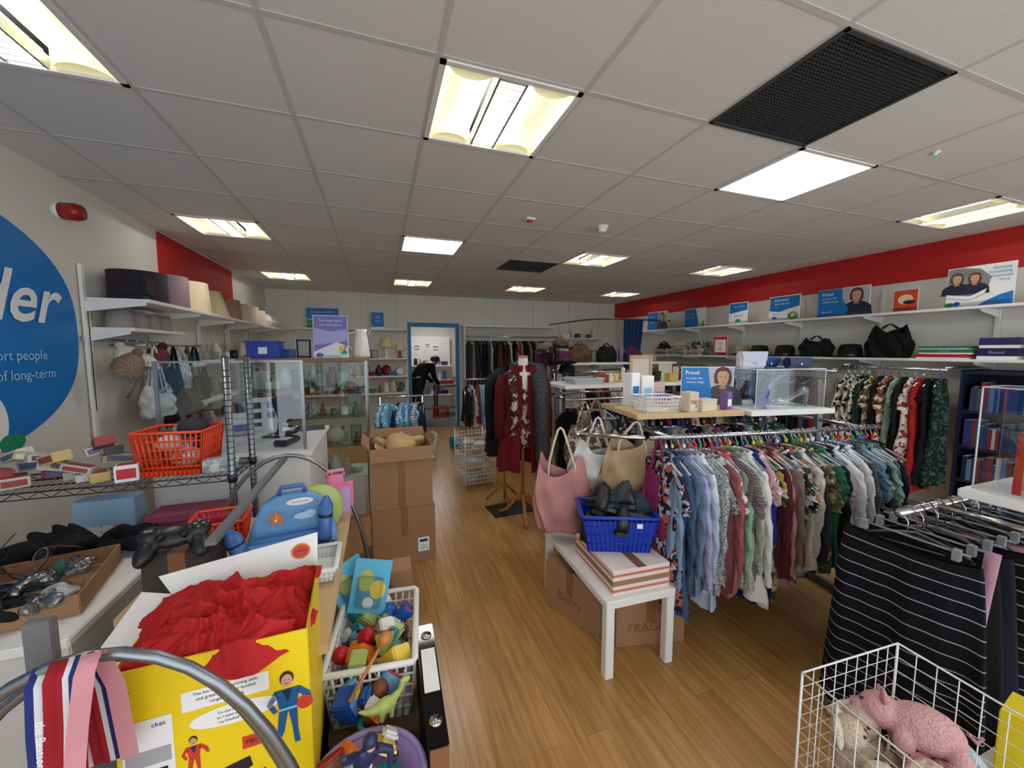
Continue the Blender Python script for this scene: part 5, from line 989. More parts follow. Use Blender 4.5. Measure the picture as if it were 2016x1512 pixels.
# ---------------------------------------------------------------- wire rack (left)
px0,px1,py0,py1=-1.86,-.72,2.27,2.60; HS=[.99,.56,.2]
RM=mat('rack_steel_dark',(70,74,80),.35,.8)
ps=[]
for x in(px0,px1):
    for y in(py0,py1):
        m_=MB().tube([(x,y,0),(x,y,1.585)],.0165,STEEL,12)
        for k in range(50): m_.tube([(x,y,.05+.03*k),(x,y,.054+.03*k)],.0172,RM,12)
        m_.lathe([(.017,1.585),(.012,1.592),(0,1.594)],RM,12,(x,y,0)); ps.append(('post',m_.mesh()))
for z in HS:
    w=MB()
    for y in(py0,py1):
        w.cyl((px0,y,z),(px1,y,z),.004,RM,n=5); w.cyl((px0,y,z-.03),(px1,y,z-.03),.003,RM,n=5)
        n=28; w.tube([(px0+(px1-px0)*k/n,y,z-.03*(k%2)) for k in range(n+1)],.0025,RM,4)
    for x in(px0,px1):
        w.cyl((x,py0,z),(x,py1,z),.004,RM,n=5); w.cyl((x,py0,z-.03),(x,py1,z-.03),.003,RM,n=5)
        n=8; w.tube([(x,py0+(py1-py0)*k/n,z-.03*(k%2)) for k in range(n+1)],.0025,RM,4)
        for y in(py0,py1): w.cyl((x,y,z-.035),(x,y,z+.005),.022,RM,n=10)
    for k in range(46):
        x=px0+(px1-px0)*(k+.5)/46; w.cyl((x,py0,z),(x,py1,z),.0018,RM,n=4)
    for y in(py0+.11,py0+.22): w.cyl((px0,y,z-.003),(px1,y,z-.003),.003,RM,n=4)
    ps.append(('wire_shelf',w.mesh()))
top('wire_rack','grey steel wire shelving rack with ringed posts','shelving',ps)
RZ0=.995
top('storage_basket','bright orange slatted plastic basket on wire rack','basket',basket(.30,.24,.22,ORANGEPL,13,10,5,.84,.0045,(0,.12),.009),(-.99,2.43,RZ0),D(-4))
for i,(c,x,y,z,r) in enumerate([((60,60,64),-.93,2.43,1.22,.06),((226,222,220),-1.02,2.39,1.15,.05),((205,120,110),-.98,2.36,1.09,.035),((90,86,84),-1.05,2.47,1.17,.05),((230,230,230),-.92,2.35,1.09,.03),((150,150,155),-1.0,2.49,1.19,.05),((190,90,60),-1.06,2.36,1.07,.03),((225,222,220),-.96,2.42,1.07,.06),((70,66,68),-.90,2.47,1.12,.05)]):
    top('rolled_socks','rolled pair of socks in the orange basket','socks',MB().ell((0,0,0),(r*1.15,r,r*.85),fab(c)).tube([(r*.5,0,r*.3),(0,0,r*.86),(-r*.6,0,r*.5)],r*.12,fab(c),5),(x,y,z),i,group='rolled socks in the orange basket')
def smallbox(name,label,w,d,h,m,loc,rz=0,pm_=None,grp=None,rot=None):
    ps=[('carton_body',MB().box((0,0,h/2),(w,d,h),m,.003).mesh()),('printed_panel',MB().rect(0,h/2,w*.8,h*.6,pm_ or LBLUE,-d/2-.001).box((0,0,h+.0005),(w*.8,d*.7,.001),pm_ or LBLUE).mesh())]
    return top(name,label,'box',ps,loc,rz,group=grp,rot=rot)
smallbox('small_carton','small white carton with red label on wire rack',.085,.07,.08,W_,(-1.16,2.32,RZ0),.3,REDP)
top('oval_tin','oval pale blue patterned tin on wire rack','tin',[('tin_body',MB().lathe([(0,0),(.075,0),(.08,.01),(.08,.045)],fab((150,180,190),'floral',(230,220,200)),24,sy=.65).mesh()),('lid',MB().lathe([(.083,.04),(.083,.06),(.07,.066),(0,.066)],fab((190,200,196),'floral',(150,170,190)),24,sy=.65).mesh())],(-.80,2.36,RZ0),.2)
CTN=[(196,176,100),(215,215,206),(196,186,166),(150,60,56),(206,196,178),(70,66,68),(210,204,190),(205,188,126),(195,190,185)]
for i in range(22):
    cl=CTN[i%9]; k=i//7; j=i%7
    smallbox('boxed_item','small printed carton piled on the wire rack',RN.uniform(.09,.14),.07,RN.uniform(.03,.05),mat('carton_%d'%(i%9),cl,.5),(-1.28-.075*j,2.35+.05*(i%4),RZ0+.004+.050*k),RN.uniform(-.8,.8),mat('carton_print_%d'%(i%4),[(150,66,58),(80,76,78),(216,211,200),(96,110,140)][i%4],.5),'printed cartons on the wire rack',rot=(RN.uniform(-.15,.25)*min(k,1),RN.uniform(-.45,.45)*min(k,1),RN.uniform(-1.2,1.2)))
top('fabric_bundle','pink and lilac folded fabric on the rack','textile',[('cloth_body',MB().box((0,0,.09),(.40,.24,.18),fab((200,164,180)),.05).mesh()),('cloth_fold',MB().box((.02,-.02,.2),(.36,.2,.05),fab((170,80,106)),.018).mesh())],(-.98,2.44,.565))
top('blue_carton','blue and white toy carton on the wire rack','box',bottlebox(.24,.1,.32,mat('pale_blue_card',(150,186,212),.5),fab((200,120,130),'floral',(220,220,220))),(-1.30,2.44,.565))
top('clothes_pile','dark folded clothes on the wire rack','textile',MB().box((0,0,.05),(.3,.25,.1),fab((30,30,34)),.04).box((.02,0,.12),(.26,.2,.05),fab((60,60,80)),.02),(-1.0,2.44,.205))
# low white cabinet
top('low_cabinet','low white cabinet beside the wire rack','cabinet',[('cabinet_body',MB().box((0,0,.36),(.90,.62,.72),mat('white_carcass',(205,204,200),.5),.004).mesh()),('cabinet_top',MB().box((0,0,.735),(.92,.66,.03),SHELFW,.004).mesh())],(-1.37,1.80,0))
tr_=MB().box((0,0,.003),(.46,.38,.006),CARD)
for x in(-.23,.23): tr_.box((x,0,.035),(.005,.38,.07),CARD)
for y in(-.19,.19): tr_.box((0,y,.035),(.46,.005,.07),CARD)
top('cardboard_tray','open brown cardboard tray of spectacles and oddments','tray',tr_,(-1.22,1.74,.752),D(12))
def glasses(m):
    b=MB()
    for s in(-1,1): b.tube([(s*.034+.028*math.cos(a),0,.02*math.sin(a)) for a in[2*math.pi*k/14 for k in range(14)]],.0022,m,5,True)
    b.tube([(-.008,0,.004),(0,-.003,.008),(.008,0,.004)],.002,m,5)
    a_=MB()
    for s in(-1,1): a_.tube([(s*.062,0,.006),(s*.066,.06,.006),(s*.064,.12,-.005),(s*.06,.135,-.02)],.002,m,5)
    l=MB()
    for s in(-1,1): l.disc(s*.034,0,.026,.019,ACR,0)
    return [('frame',b.mesh())]+SP('arm',a_)+SP('lens',l)
gm=[glasses(BLACKP),glasses(mat('tortoise',(110,70,40),.3)),glasses(mat('gunmetal',(90,90,94),.3,.8))]
def crumple(m,w,d,h,seed,vox=.007):
    r=random.Random(seed); b=MB()
    for k in range(9): b.ell((r.uniform(-w/2,w/2)*.7,r.uniform(-d/2,d/2)*.7,h*.35+r.uniform(0,h*.5)),(w*r.uniform(.12,.3),d*r.uniform(.12,.3),h*r.uniform(.15,.35)),m,10,6,Matrix.Rotation(r.uniform(-1,1),4,'X')@Matrix.Rotation(r.uniform(-1,1),4,'Y'))
    return remesh(b,'crumple',vox,1)
for i in range(10): top('spectacles',['black framed','brown framed','thin metal framed'][i%3]+' spectacles in the cardboard tray','spectacles',gm[i%3],(-1.34+.07*(i%4),1.66+.06*(i//4),.80+.012*i),rot=(RN.uniform(-1.6,1.6),RN.uniform(-1.2,1.2),RN.uniform(0,6)),group='spectacles in the cardboard tray',sc=.95)
PCM=[CLEARP,fab((60,110,96)),CLEARP,fab((30,30,32)),CLEARP,fab((170,160,140)),CLEARP,fab((26,26,28)),CLEARP,fab((196,196,200)),CLEARP,fab((40,44,50))]
PCN=['clear plastic','green wrapped','clear plastic','black','clear plastic','beige wrapped','clear plastic','black','clear plastic','white wrapped','clear plastic','dark grey']
for i in range(15): top('packet','%s crumpled packet in the cardboard tray'%PCN[i%12],'packet',crumple(PCM[i%12],.13,.10,.05,i),(-1.38+.085*(i%5),1.60+.08*(i//5),.765+.028*(i%3)),rot=(0,0,i*1.3),group='packets in the cardboard tray')
# stand
ux0,ux1,uy0,uy1=-.86,-.16,.84,2.2
def arch(y,cx,hw,c,r,zt=1.085,z0=0):
    pts=[(cx-hw,y,z0)]+[(cx+hw*math.cos(math.pi-a),y,zt-c+c*math.sin(a)) for a in[math.pi*k/24 for k in range(25)]]+[(cx+hw,y,z0)]
    return MB().tube(pts,r,STEEL,12)
base=MB().box(((ux0+ux1)/2-.0,1.54,.26),(ux1-ux0-.10,1.24,.50),mat('grey_cabinet',(92,94,98),.5),.004)
tpb=MB().box((ux1+.0-.045,1.66,.765),(.09,1.02,.03),BEECH,.003).box((ux0+.35,1.84,.765),(.60,.72,.03),BEECH,.003)
sd=MB().box((ux1-.08,1.66,.63),(.018,1.0,.24),BEECH)
rb=MB().box((-.47,1.74,1.07),(.03,.92,.016),GREYP,.002)
up_=MB().box((-.66,1.0,.78),(.045,.02,.6),GREYP,.002)
top('arched_display_stand','steel display stand with arched tube ends and beech boards','display stand',[('arch_frame',arch(uy0,-.50,.38,.82,.0105).mesh(),'grey steel tube arch'),('arch_frame',arch(uy0+.03,-.50,.35,.80,.0105,1.06).mesh(),'grey steel tube arch'),('arch_frame',arch(uy1,-.46,.375,.75,.0105).mesh(),'grey steel tube arch'),('plinth',base.mesh())]+SP('board',tpb,'beech board')+[('side_panel',sd.mesh()),('ridge_bar',rb.mesh(),'flat grey metal bar'),('upright',up_.mesh())])
# controller
cb_=MB().ell((0,0,.03),(.065,.04,.022),BLACKP).ell((-.065,-.035,.022),(.028,.05,.022),BLACKP,M=Matrix.Rotation(-.25,4,'Z')).ell((.065,-.035,.022),(.028,.05,.022),BLACKP,M=Matrix.Rotation(.25,4,'Z')).ell((-.06,.012,.03),(.034,.03,.02),BLACKP).ell((.06,.012,.03),(.034,.03,.02),BLACKP)
top('game_controller','black wireless game controller','game controller',[('controller_body',remesh(cb_,'c',.004,2))]+SP('thumbstick',MB().cyl((-.028,-.012,.045),(-.028,-.012,.062),.009,BLACKP,n=10).cyl((.028,-.012,.045),(.028,-.012,.062),.009,BLACKP,n=10))+SP('button',MB().ell((.062,.03,.05),(.005,.005,.003),GREYP).ell((.062,.008,.051),(.005,.005,.003),GREYP).ell((.052,.019,.051),(.005,.005,.003),GREYP).ell((.073,.019,.049),(.005,.005,.003),GREYP).box((-.062,.018,.05),(.022,.007,.004),GREYP)),(-.69,1.62,.955),rot=(.75,0,.15),sc=1.1)
top('controller_stand','small black cardboard box under game controller','box',carton(.2,.14,.14,False,False,mat('dark_box',(60,52,50),.6)),(-.68,1.65,.782))
top('storage_basket','orange slatted plastic basket with red cloth','basket',basket(.20,.18,.12,ORANGEPL,11,9,4,.84,.004,(0,.1),.008),(-.67,1.94,.782),.1)
top('red_cloth','folded pink red cloth in orange basket','textile',MB().box((0,0,.06),(.14,.12,.11),fab((176,36,60)),.04),(-.67,1.94,.79))
for i,(x,y,z,w,d,h) in enumerate([(-1.28,2.02,.752,.36,.2,.12),(-1.55,1.92,.752,.26,.24,.10),(-1.02,2.04,.752,.22,.16,.10),(-1.15,1.90,.84,.2,.14,.06)]):
    top('black_cloth','crumpled black cloth on the low cabinet','textile',crumple(fab((22,22,24)),w,d,h,30+i,.009),(x,y,z),group='black cloths on the low cabinet')
# yellow box
YB=MB(); w,d,h=.35,.28,.46; t=.004
YB.box((0,-d/2,h/2),(w,t,h),YEL).box((0,d/2,h/2),(w,t,h),YEL).box((-w/2,0,h/2),(t,d,h),YEL).box((w/2,0,h/2),(t,d,h),YEL).box((0,0,.003),(w,d,t),YEL)
fl=MB(); 
fl.add([(-w/2,d/2,h),(w/2,d/2,h),(w/2+.0,d/2+.05,h+.085),(-w/2-.04,d/2+.04,h+.035)],[(0,1,2,3)],W_)
fl.add([(w/2,-d/2,h),(w/2,d/2,h),(w/2+.01,d/2-.02,h+.06),(w/2+.01,-d/2+.03,h+.04)],[(0,1,2,3)],YEL)
fl.add([(-w/2,-d/2,h),(-w/2,d/2,h),(-w/2-.06,d/2,h+.02),(-w/2-.05,-d/2+.05,h+.01)],[(0,1,2,3)],W_)
pr=MB(); y=-d/2-.003; OR=mat('orange_print',(230,120,40),.5); RDP=mat('red_print',(205,60,40),.5); BLP=mat('blue_suit_print',(20,90,150),.5)
pr.rect(-.125,.245,.085,.20,W_,y).rect(-.125,.26,.075,.035,mat('grey_print2',(170,170,175),.5),y-.0006).text('cket',-.105,.33,.014,INK,y-.001).rect(-.125,.225,.06,.012,INK,y-.0008).rect(-.125,.20,.06,.02,INK,y-.0008).rect(-.125,.165,.055,.018,mat('grey_print3',(60,60,62),.5),y-.0008)
pr.rect(.015,.36,.16,.045,W_,y)
for k,tx in enumerate(['The fun way of improving skills','and great for indoor football','range is amazing']): pr.text(tx,.015,.373-.012*k,.0095,INK,y-.0008)
pr.disc(.03,.305,.085,.024,W_,y); pr.poly([(.08,.30),(.125,.32),(.09,.31)],W_,y)
for k,tx in enumerate(["I'm the ideal trainer","so I need to be away","my football friends!"]): pr.text(tx,.03,.315-.011*k,.0085,INK,y-.0008)
def figure(cx,cz,s,suit,flip=1):
    pr.disc(cx,cz+.155*s,.017*s,.021*s,mat('print_hair',(50,34,26),.5),y); pr.disc(cx,cz+.149*s,.0135*s,.018*s,SKIN,y-.0005)
    pr.poly([(cx-.03*s,cz+.125*s),(cx+.03*s,cz+.125*s),(cx+.02*s,cz+.06*s),(cx-.02*s,cz+.06*s)],suit,y)
    pr.poly([(cx-.03*s,cz+.125*s),(cx-.05*s,cz+.09*s),(cx-.035*s,cz+.06*s),(cx-.025*s,cz+.065*s),(cx-.035*s,cz+.09*s),(cx-.02*s,cz+.11*s)],suit,y)
    pr.poly([(cx+.03*s,cz+.125*s),(cx+.055*s,cz+.10*s),(cx+.06*s,cz+.07*s),(cx+.05*s,cz+.07*s),(cx+.04*s,cz+.09*s),(cx+.02*s,cz+.11*s)],suit,y)
    pr.poly([(cx-.022*s,cz+.062*s),(cx+.0*s,cz+.062*s),(cx-.012*s,cz+.0*s),(cx-.026*s,cz-.03*s),(cx-.04*s,cz-.03*s),(cx-.028*s,cz+.01*s)],suit,y)
    pr.poly([(cx+.0*s,cz+.062*s),(cx+.022*s,cz+.062*s),(cx+.022*s,cz+.0*s),(cx+.026*s,cz-.04*s),(cx+.012*s,cz-.04*s),(cx+.008*s,cz+.01*s)],suit,y)
    for q in(-1,1): pr.disc(cx+q*.005*s,cz+.151*s,.0016*s,.0014*s,INK,y-.001,8)
    pr.rect(cx,cz+.141*s,.009*s,.0018*s,INK,y-.001); pr.rect(cx,cz+.135*s,.02*s,.008*s,SKIN,y-.0004); pr.poly([(cx-.012*s,cz+.122*s),(cx+.012*s,cz+.122*s),(cx,cz+.085*s)],mat('print_chest',(14,40,80),.5),y-.0006)
figure(.13,.22,.85,BLP); pr.disc(.165,.282,.017,.017,RDP,y-.001); pr.rect(.13,.277,.036,.006,mat('print_belt',(120,200,220),.5),y-.001)
figure(-.05,.20,.45,RDP)
pr.poly([(.0,.18),(.05,.19),(.055,.165),(.03,.15),(.0,.16)],INK,y); pr.poly([(.05,.14),(.08,.15),(.07,.125),(.045,.12)],INK,y); pr.rect(.055,.225,.035,.03,RDP,y); pr.text('ME!',.055,.225,.014,INK,y-.001)
pr.rect(-.06,.10,.1,.05,W_,y); pr.text('No more football problems',-.06,.105,.007,INK,y-.001)
cl=MB().disc(0,0,.026,.022,OR,0).disc(0,0,.021,.017,RDP,-.0006).text('STRIKER',0,.0,.009,INK,-.0012)
cl.xf(Matrix.Translation((.13,d/2+.028-.003,h+.045))@Matrix.Rotation(D(-28),4,'X'))
top('toy_carton','open yellow football toy carton with printed figures','box',[('carton_body',YB.mesh())]+SP('flap',fl)+[('printed_design',pr.mesh()),('round_logo',cl.mesh())],(-.36,1.09,.511),D(3))
def cloth_heap(m,w,d,hh,seed,nx=150,ny=120):
    rr=[]
    def ridge(x,y,f,o): 
        return (1-min(1,abs(noise.noise(Vector((x*f+o,y*f,o*.7))))*2.6))**1.5
    for i in range(nx):
        row=[]
        for j in range(ny):
            u=i/(nx-1)*2-1; v=j/(ny-1)*2-1
            e=max(0,1-abs(u)**5)*max(0,1-abs(v)**5)
            wx=noise.noise(Vector((u*1.3,v*1.3,seed)))*.6; wy=noise.noise(Vector((u*1.3+9,v*1.3,seed)))*.6
            r1=ridge(u+wx,v*1.2+wy,1.5,seed); r2=ridge(u*1.1-wy,v+wx,3.0,seed+4); r3=ridge(u+wx,v-wy,6.0,seed+8)
            z=hh*e+(.034*r1+.015*r2+.006*r3)*(.3+.7*e)+.02*e*noise.noise(Vector((u*1.4,v*1.2,seed+2)))
            row.append((u*w/2+.016*math.sin(5*v+seed)*abs(u)+.006*r2,v*d/2+ .018*math.sin(4*u+seed)*abs(v)+.006*r1,z))
        rr.append(row)
    return MB().loft(rr,m,False,False,True,False)
RF=mat('red_mesh_fabric',(184,8,16),.7,var=.10,vs=14,bump=.25,bs=300)
top('red_fabric','loose crumpled bright red mesh fabric in the carton','textile',cloth_heap(RF,.37,.27,.035,3.2),(-.372,1.07,.945),rot=(.22,.03,.05))
def ribbon(cols,w,path,ang,txt=None):
    n=len(cols); mb=MB()
    f=Vector((math.cos(ang),math.sin(ang),0))
    for k,m in enumerate(cols):
        a=-w/2+w*k/n; b=a+w/n
        mb.loft([[Vector(p)+f*a,Vector(p)+f*b] for p in path],m,False,False,True,False)
    return [('ribbon_band',mb.mesh())]
RR,RW,RBL=fab((170,28,40)),fab((216,216,220)),fab((40,50,124)); RPK=fab((212,138,148))
def rpath(x,y,z,L,lean=0,back=.02): return [(x-.0,y+.05+back,z-.25)]+[(x,y+.03+back,z-.08),(x,y+.02,z+.0),(x,y,z+.022),(x,y-.02,z+.0)]+[(x+lean*t,y-.03-.01*math.sin(t*6+x*40),z-.02-L*t) for t in[.15,.3,.5,.7,.85,1]]
tx=MB().text('the Beatson',-.533,.985,.017,W_,uy0-.056,.0,rot=-math.pi/2-.06)
top('medal_ribbon','red ribbon with white lettering over steel arch','ribbon',ribbon([RR,RR,RR],.028,rpath(-.528,uy0-.006,1.07,.42,-.03),.1,None)+[('lettering',tx.mesh())],(0,0,0),group='ribbons draped on the arch')
top('medal_ribbon','striped red white blue ribbon over steel arch','ribbon',ribbon([RR,RW,RBL,RW,RR],.036,rpath(-.502,uy0-.012,1.076,.42,.0),.2),(0,0,0),group='ribbons draped on the arch')
top('medal_ribbon','striped red white blue ribbon over steel arch','ribbon',ribbon([RBL,RW,RR],.030,rpath(-.552,uy0+.0,1.062,.42,-.02),.4),(0,0,0),group='ribbons draped on the arch')
top('pink_ribbon','plain pink ribbon hanging over steel arch','ribbon',ribbon([RPK],.026,rpath(-.478,uy0-.024,1.083,.42,-.04),.25),(0,0,0),group='ribbons draped on the arch')
# toy desk (blue)
TB=mat('toy_blue',(104,158,210),.35); TB2=mat('toy_crayon_blue',(64,108,172),.35); TN=mat('toy_crayon_dark',(26,32,72),.35); TG=mat('toy_lime',(176,190,104),.35); TO=mat('toy_orange',(236,126,46),.35); TP=mat('toy_pink',(222,126,164),.35)
b1=MB(); rg=[]
def casepts(s_,yy):
    base_=[(-.17,.0),(.17,.0),(.165,.06),(.145,.13),(.11,.20),(.05,.235),(-.05,.235),(-.11,.20),(-.145,.13),(-.165,.06)]
    pts=[]; n=len(base_)
    for i in range(n):
        a=Vector((base_[i][0],base_[i][1])); b=Vector((base_[(i+1)%n][0],base_[(i+1)%n][1]))
        for k in range(3): p=a.lerp(b,k/3); pts.append((p.x*s_,yy,.12+(p.y-.12)*s_))
    return pts
for yy,s_ in((-.030,.88),(-.027,.95),(-.018,1),(.024,1),(.034,.95),(.037,.88)): rg.append(casepts(s_,yy))
b1.loft(rg,TB); b1.xf(Matrix.Translation((0,.02,0))@Matrix.Rotation(D(-8),4,'X'))
b2=MB(); rg=[]
for yy,s_ in((.0,.9),(.008,1),(.03,1),(.04,.9)): rg.append(b2.outline(.09,.12,.11*s_,.11*s_,yy+.08,32,2.2))
b2.loft(rg,TG)
star=MB(); sp_=[]
for k in range(10):
    a=math.pi/2+k*math.pi/5; r=.034 if k%2==0 else .017; sp_.append((-.055+r*math.cos(a),.155+r*math.sin(a)))
star.poly(sp_,TO,-.034); dc=MB().disc(.03,.212,.050,.015,W_,-.028).text('my first easel',.03,.212,.011,INK,-.0286).disc(.045,.15,.04,.014,mat('toy_cloud',(190,216,238),.35),-.030).disc(.065,.158,.022,.014,mat('toy_cloud',(190,216,238),.35),-.0306).rect(0,.085,.27,.012,TB2,-.032)
handle=MB().tube([(-.05,.025,.232),(-.04,.03,.262),(.04,.03,.262),(.05,.025,.232)],.010,TB2,8)
note=MB().ell((-.06,-.036,.148),(.006,.003,.005),W_,8,6).tube([(-.055,-.036,.148),(-.055,-.036,.167)],.0015,W_,4)
def crayon(p,h,r,tilt=0):
    M=Matrix.Translation(p)@Matrix.Rotation(tilt,4,'Y')
    c=MB().cyl((0,0,0),(0,0,h),r,TB2,n=14).lathe([(r*.9,0),(r*.45,.03),(r*.3,.035),(0,.036)],TB2,14,(0,0,h)).xf(M); bd=MB().cyl((0,0,h*.25),(0,0,h*.32),r*1.03,TN,n=14).cyl((0,0,h*.75),(0,0,h*.82),r*1.03,TN,n=14).xf(M)
    return c,bd
c1,d1=crayon((-.16,-.07,.0),.13,.030,-.3); c2,d2=crayon((.11,-.075,.0),.20,.028,.08)
top('toy_activity_desk','blue plastic carry-case easel with crayon posts and star','toy',[('back_panel',b1.mesh()),('rear_panel',b2.mesh(),'lime green panel'),('star',star.mesh(),'orange star'),('decal',dc.mesh()),('carry_handle',handle.mesh()),('note_mark',note.mesh()),('crayon_post',c1.mesh(),'blue crayon post',SP('band',d1)),('crayon_post',c2.mesh(),'blue crayon post',SP('band',d2)),('tray',MB().box((-.02,-.06,.03),(.32,.10,.06),TB,.02).mesh())],(-.36,1.78,.782),D(8))
top('pink_toy_case','rounded pink and lilac plastic toy case','toy',[('case_body',MB().box((0,0,.11),(.16,.10,.22),TP,.045).mesh()),('front_panel',MB().box((0,-.048,.10),(.11,.02,.13),mat('toy_lilac',(186,160,210),.35),.02).mesh()),('handle',MB().tube([(-.04,0,.21),(-.035,0,.24),(.035,0,.24),(.04,0,.21)],.009,TP,8).mesh())],(-.22,2.06,.782),.3)
top('white_tray','white plastic tray on the beech board','tray',basket(.13,.20,.05,WHITE,8,8,2,.85,.003,(0,1)),(-.235,1.56,.783))
# ---------------------------------------------------------------- baskets with toys
top('cardboard_box','brown cardboard box supporting the toy basket','box',carton(.30,.52,.40,False,False),(-.035,1.50,0),0)
top('cardboard_box','tall brown cardboard box behind the toy basket','box',carton(.24,.12,.60,False,False),(.0,1.84,0),0)
top('laundry_basket','white slatted plastic basket full of toys','basket',basket(.28,.40,.21,WHITE,10,14,5,.86,.0045,(0,.1),.012),(-.035,1.42,.402),D(-6))
TOYC=[('orange',TO),('yellow',mat('toy_yellow',(235,205,80),.35)),('red',REDP),('blue',mat('toy_mid_blue',(30,84,170),.35)),('lime',TG),('teal',mat('toy_teal',(30,130,134),.35)),('white',mat('toy_white',(220,220,215),.35)),('brown',mat('toy_brown',(120,70,40),.5)),('light blue',mat('toy_light_blue',(110,170,210),.35))]
def toy(k,m,m2):
    if k=='ball': return [('ball_body',MB().ell((0,0,0),(.035,.035,.035),m,18,12).mesh()),('stripe',MB().tube([(.0352*math.cos(a),.0352*math.sin(a),0) for a in[2*math.pi*i/20 for i in range(20)]],.003,m2,5,True).mesh())]
    if k=='rattle': return [('rattle_head',MB().ell((0,0,.05),(.028,.028,.032),m).mesh()),('handle',MB().tube([(0,0,.02),(0,0,-.06)],.007,m2,8).mesh())]
    if k=='car': return [('car_body',MB().box((0,0,.018),(.09,.045,.022),m,.008).box((-.005,0,.036),(.045,.038,.018),m2,.006).mesh())]+[('wheel',MB().cyl((x,y-.004,.01),(x,y+.004,.01),.011,BLACKP,n=12).mesh()) for x in(-.028,.028) for y in(-.023,.023)]
    if k=='ring': return [('ring_body',MB().tube([(.03*math.cos(a),.03*math.sin(a),0) for a in[2*math.pi*i/20 for i in range(20)]],.009,m,8,True).mesh())]
    if k=='cone': return [('cup_body',MB().lathe([(0,0),(.02,0),(.034,.06),(.036,.07),(.03,.07),(0,.01)],m,16).mesh()),('rim',MB().tube([(.036*math.cos(a),.036*math.sin(a),.07) for a in[2*math.pi*i/18 for i in range(18)]],.003,m2,5,True).mesh())]
    if k=='block': return [('block_body',MB().box((0,0,0),(.06,.05,.08),m,.005).mesh()),('printed_panel',MB().rect(0,0,.04,.05,m2,-.0256).mesh())]
def toys(n,c,sp,z,seed,where,grp,sc=1.0):
    r=random.Random(seed)
    for i in range(n):
        k=['ball','block','car','block','cone','rattle','ring','car'][i%8]; a=r.choice(TOYC); b_=r.choice(TOYC)
        top('toy_'+k if k!='cone' else 'toy_cup','%s plastic toy %s %s'%(a[0],k if k!='cone' else 'cup',where),'toy',toy(k,a[1],b_[1]),(c[0]+r.uniform(-sp[0],sp[0]),c[1]+r.uniform(-sp[1],sp[1]),z+r.uniform(0,.06)),rot=(r.uniform(-.9,.9),r.uniform(-.9,.9),r.uniform(0,6)),group=grp,sc=sc*r.uniform(.9,1.2))
toys(28,(-.035,1.41),(.085,.14),.52,5,'in the white basket','toys in the white basket'); toys(14,(-.035,1.41),(.08,.14),.45,6,'in the white basket','toys in the white basket')
bp_=[('backing_card',MB().box((0,0,.1),(.14,.004,.2),mat('blister_blue',(90,180,215),.5)).mesh()),('printed_design',MB().disc(-.02,.12,.03,.04,TG,-.003).disc(.03,.09,.03,.035,mat('toy_yellow',(235,205,80),.35),-.0035).disc(.0,.04,.02,.02,W_,-.003).mesh()),('blister',MB().box((0,-.012,.08),(.1,.02,.12),ACR,.008).mesh())]
top('blister_pack','blue blister pack toy with fruit shapes','toy pack',bp_,(-.075,1.52,.60),rot=(-.25,.15,-.2),group='blister packs in the white basket')
top('blister_pack','pale blue blister pack toy leaning','toy pack',bp_,(-.10,1.60,.58),rot=(-.2,-.25,.5),group='blister packs in the white basket')
top('cardboard_box','brown cardboard box supporting the lilac tub','box',carton(.30,.36,.34,False,False),(-.06,1.0,0),0)
LIL=mat('lilac_plastic',(176,150,215),.4)
top('plastic_tub','round lilac plastic tub full of toys','tub',[('tub_body',MB().lathe([(0,0),(.11,0),(.145,.18),(.139,.18),(.105,.01),(0,.01)],LIL,32).mesh()),('rim',MB().tube([(.145*math.cos(a),.145*math.sin(a),.18) for a in[2*math.pi*i/32 for i in range(32)]],.009,LIL,8,True).mesh())],(-.06,.955,.342))
toys(12,(-.06,.955),(.07,.07),.48,9,'in the lilac tub','toys in the lilac tub'); toys(8,(-.07,1.17),(.05,.04),.49,12,'beside the lilac tub','toys beside the lilac tub')
NVT=mat('toy_navy',(36,46,84),.4)
fg=MB().ell((0,0,.14),(.028,.018,.04),NVT).ell((0,0,.10),(.022,.016,.02),NVT).ell((0,0,.205),(.018,.018,.022),NVT).tube([(0,0,.17),(0,0,.2)],.009,NVT,8)
for s in(-1,1): fg.tube([(s*.025,0,.165),(s*.055,-.01,.19),(s*.07,-.02,.23)] if s<0 else [(s*.025,0,.165),(s*.06,-.01,.15),(s*.065,-.03,.115)],[.012,.011,.008],NVT,8).tube([(s*.014,0,.1),(s*.028,-.01,.05),(s*.03,0,.0)],[.015,.012,.009],NVT,8).ell((s*.03,-.01,.004),(.01,.02,.008),NVT)
top('toy_figure','small navy plastic action figure with raised arm','toy',[('body',remesh(fg,'fg',.003,1)),('face',MB().ell((0,-.012,.2),(.011,.008,.009),SKIN,10,7).mesh()),('belt',MB().tube([(.023*math.cos(a),.0175*math.sin(a),.105) for a in[2*math.pi*i/16 for i in range(16)]],.004,W_,5,True).mesh())],(-.09,.94,.53),rot=(.35,.15,.3),sc=.95)
top('toy_mallet','wooden spoon shaped toy mallet across toys','toy',[('handle',MB().tube([(-.09,0,0),(.06,0,.04)],.006,MW,8).mesh()),('mallet_head',MB().ell((.08,0,.045),(.024,.02,.02),MW).mesh())],(-.05,1.20,.62),rot=(0,-.3,.8))
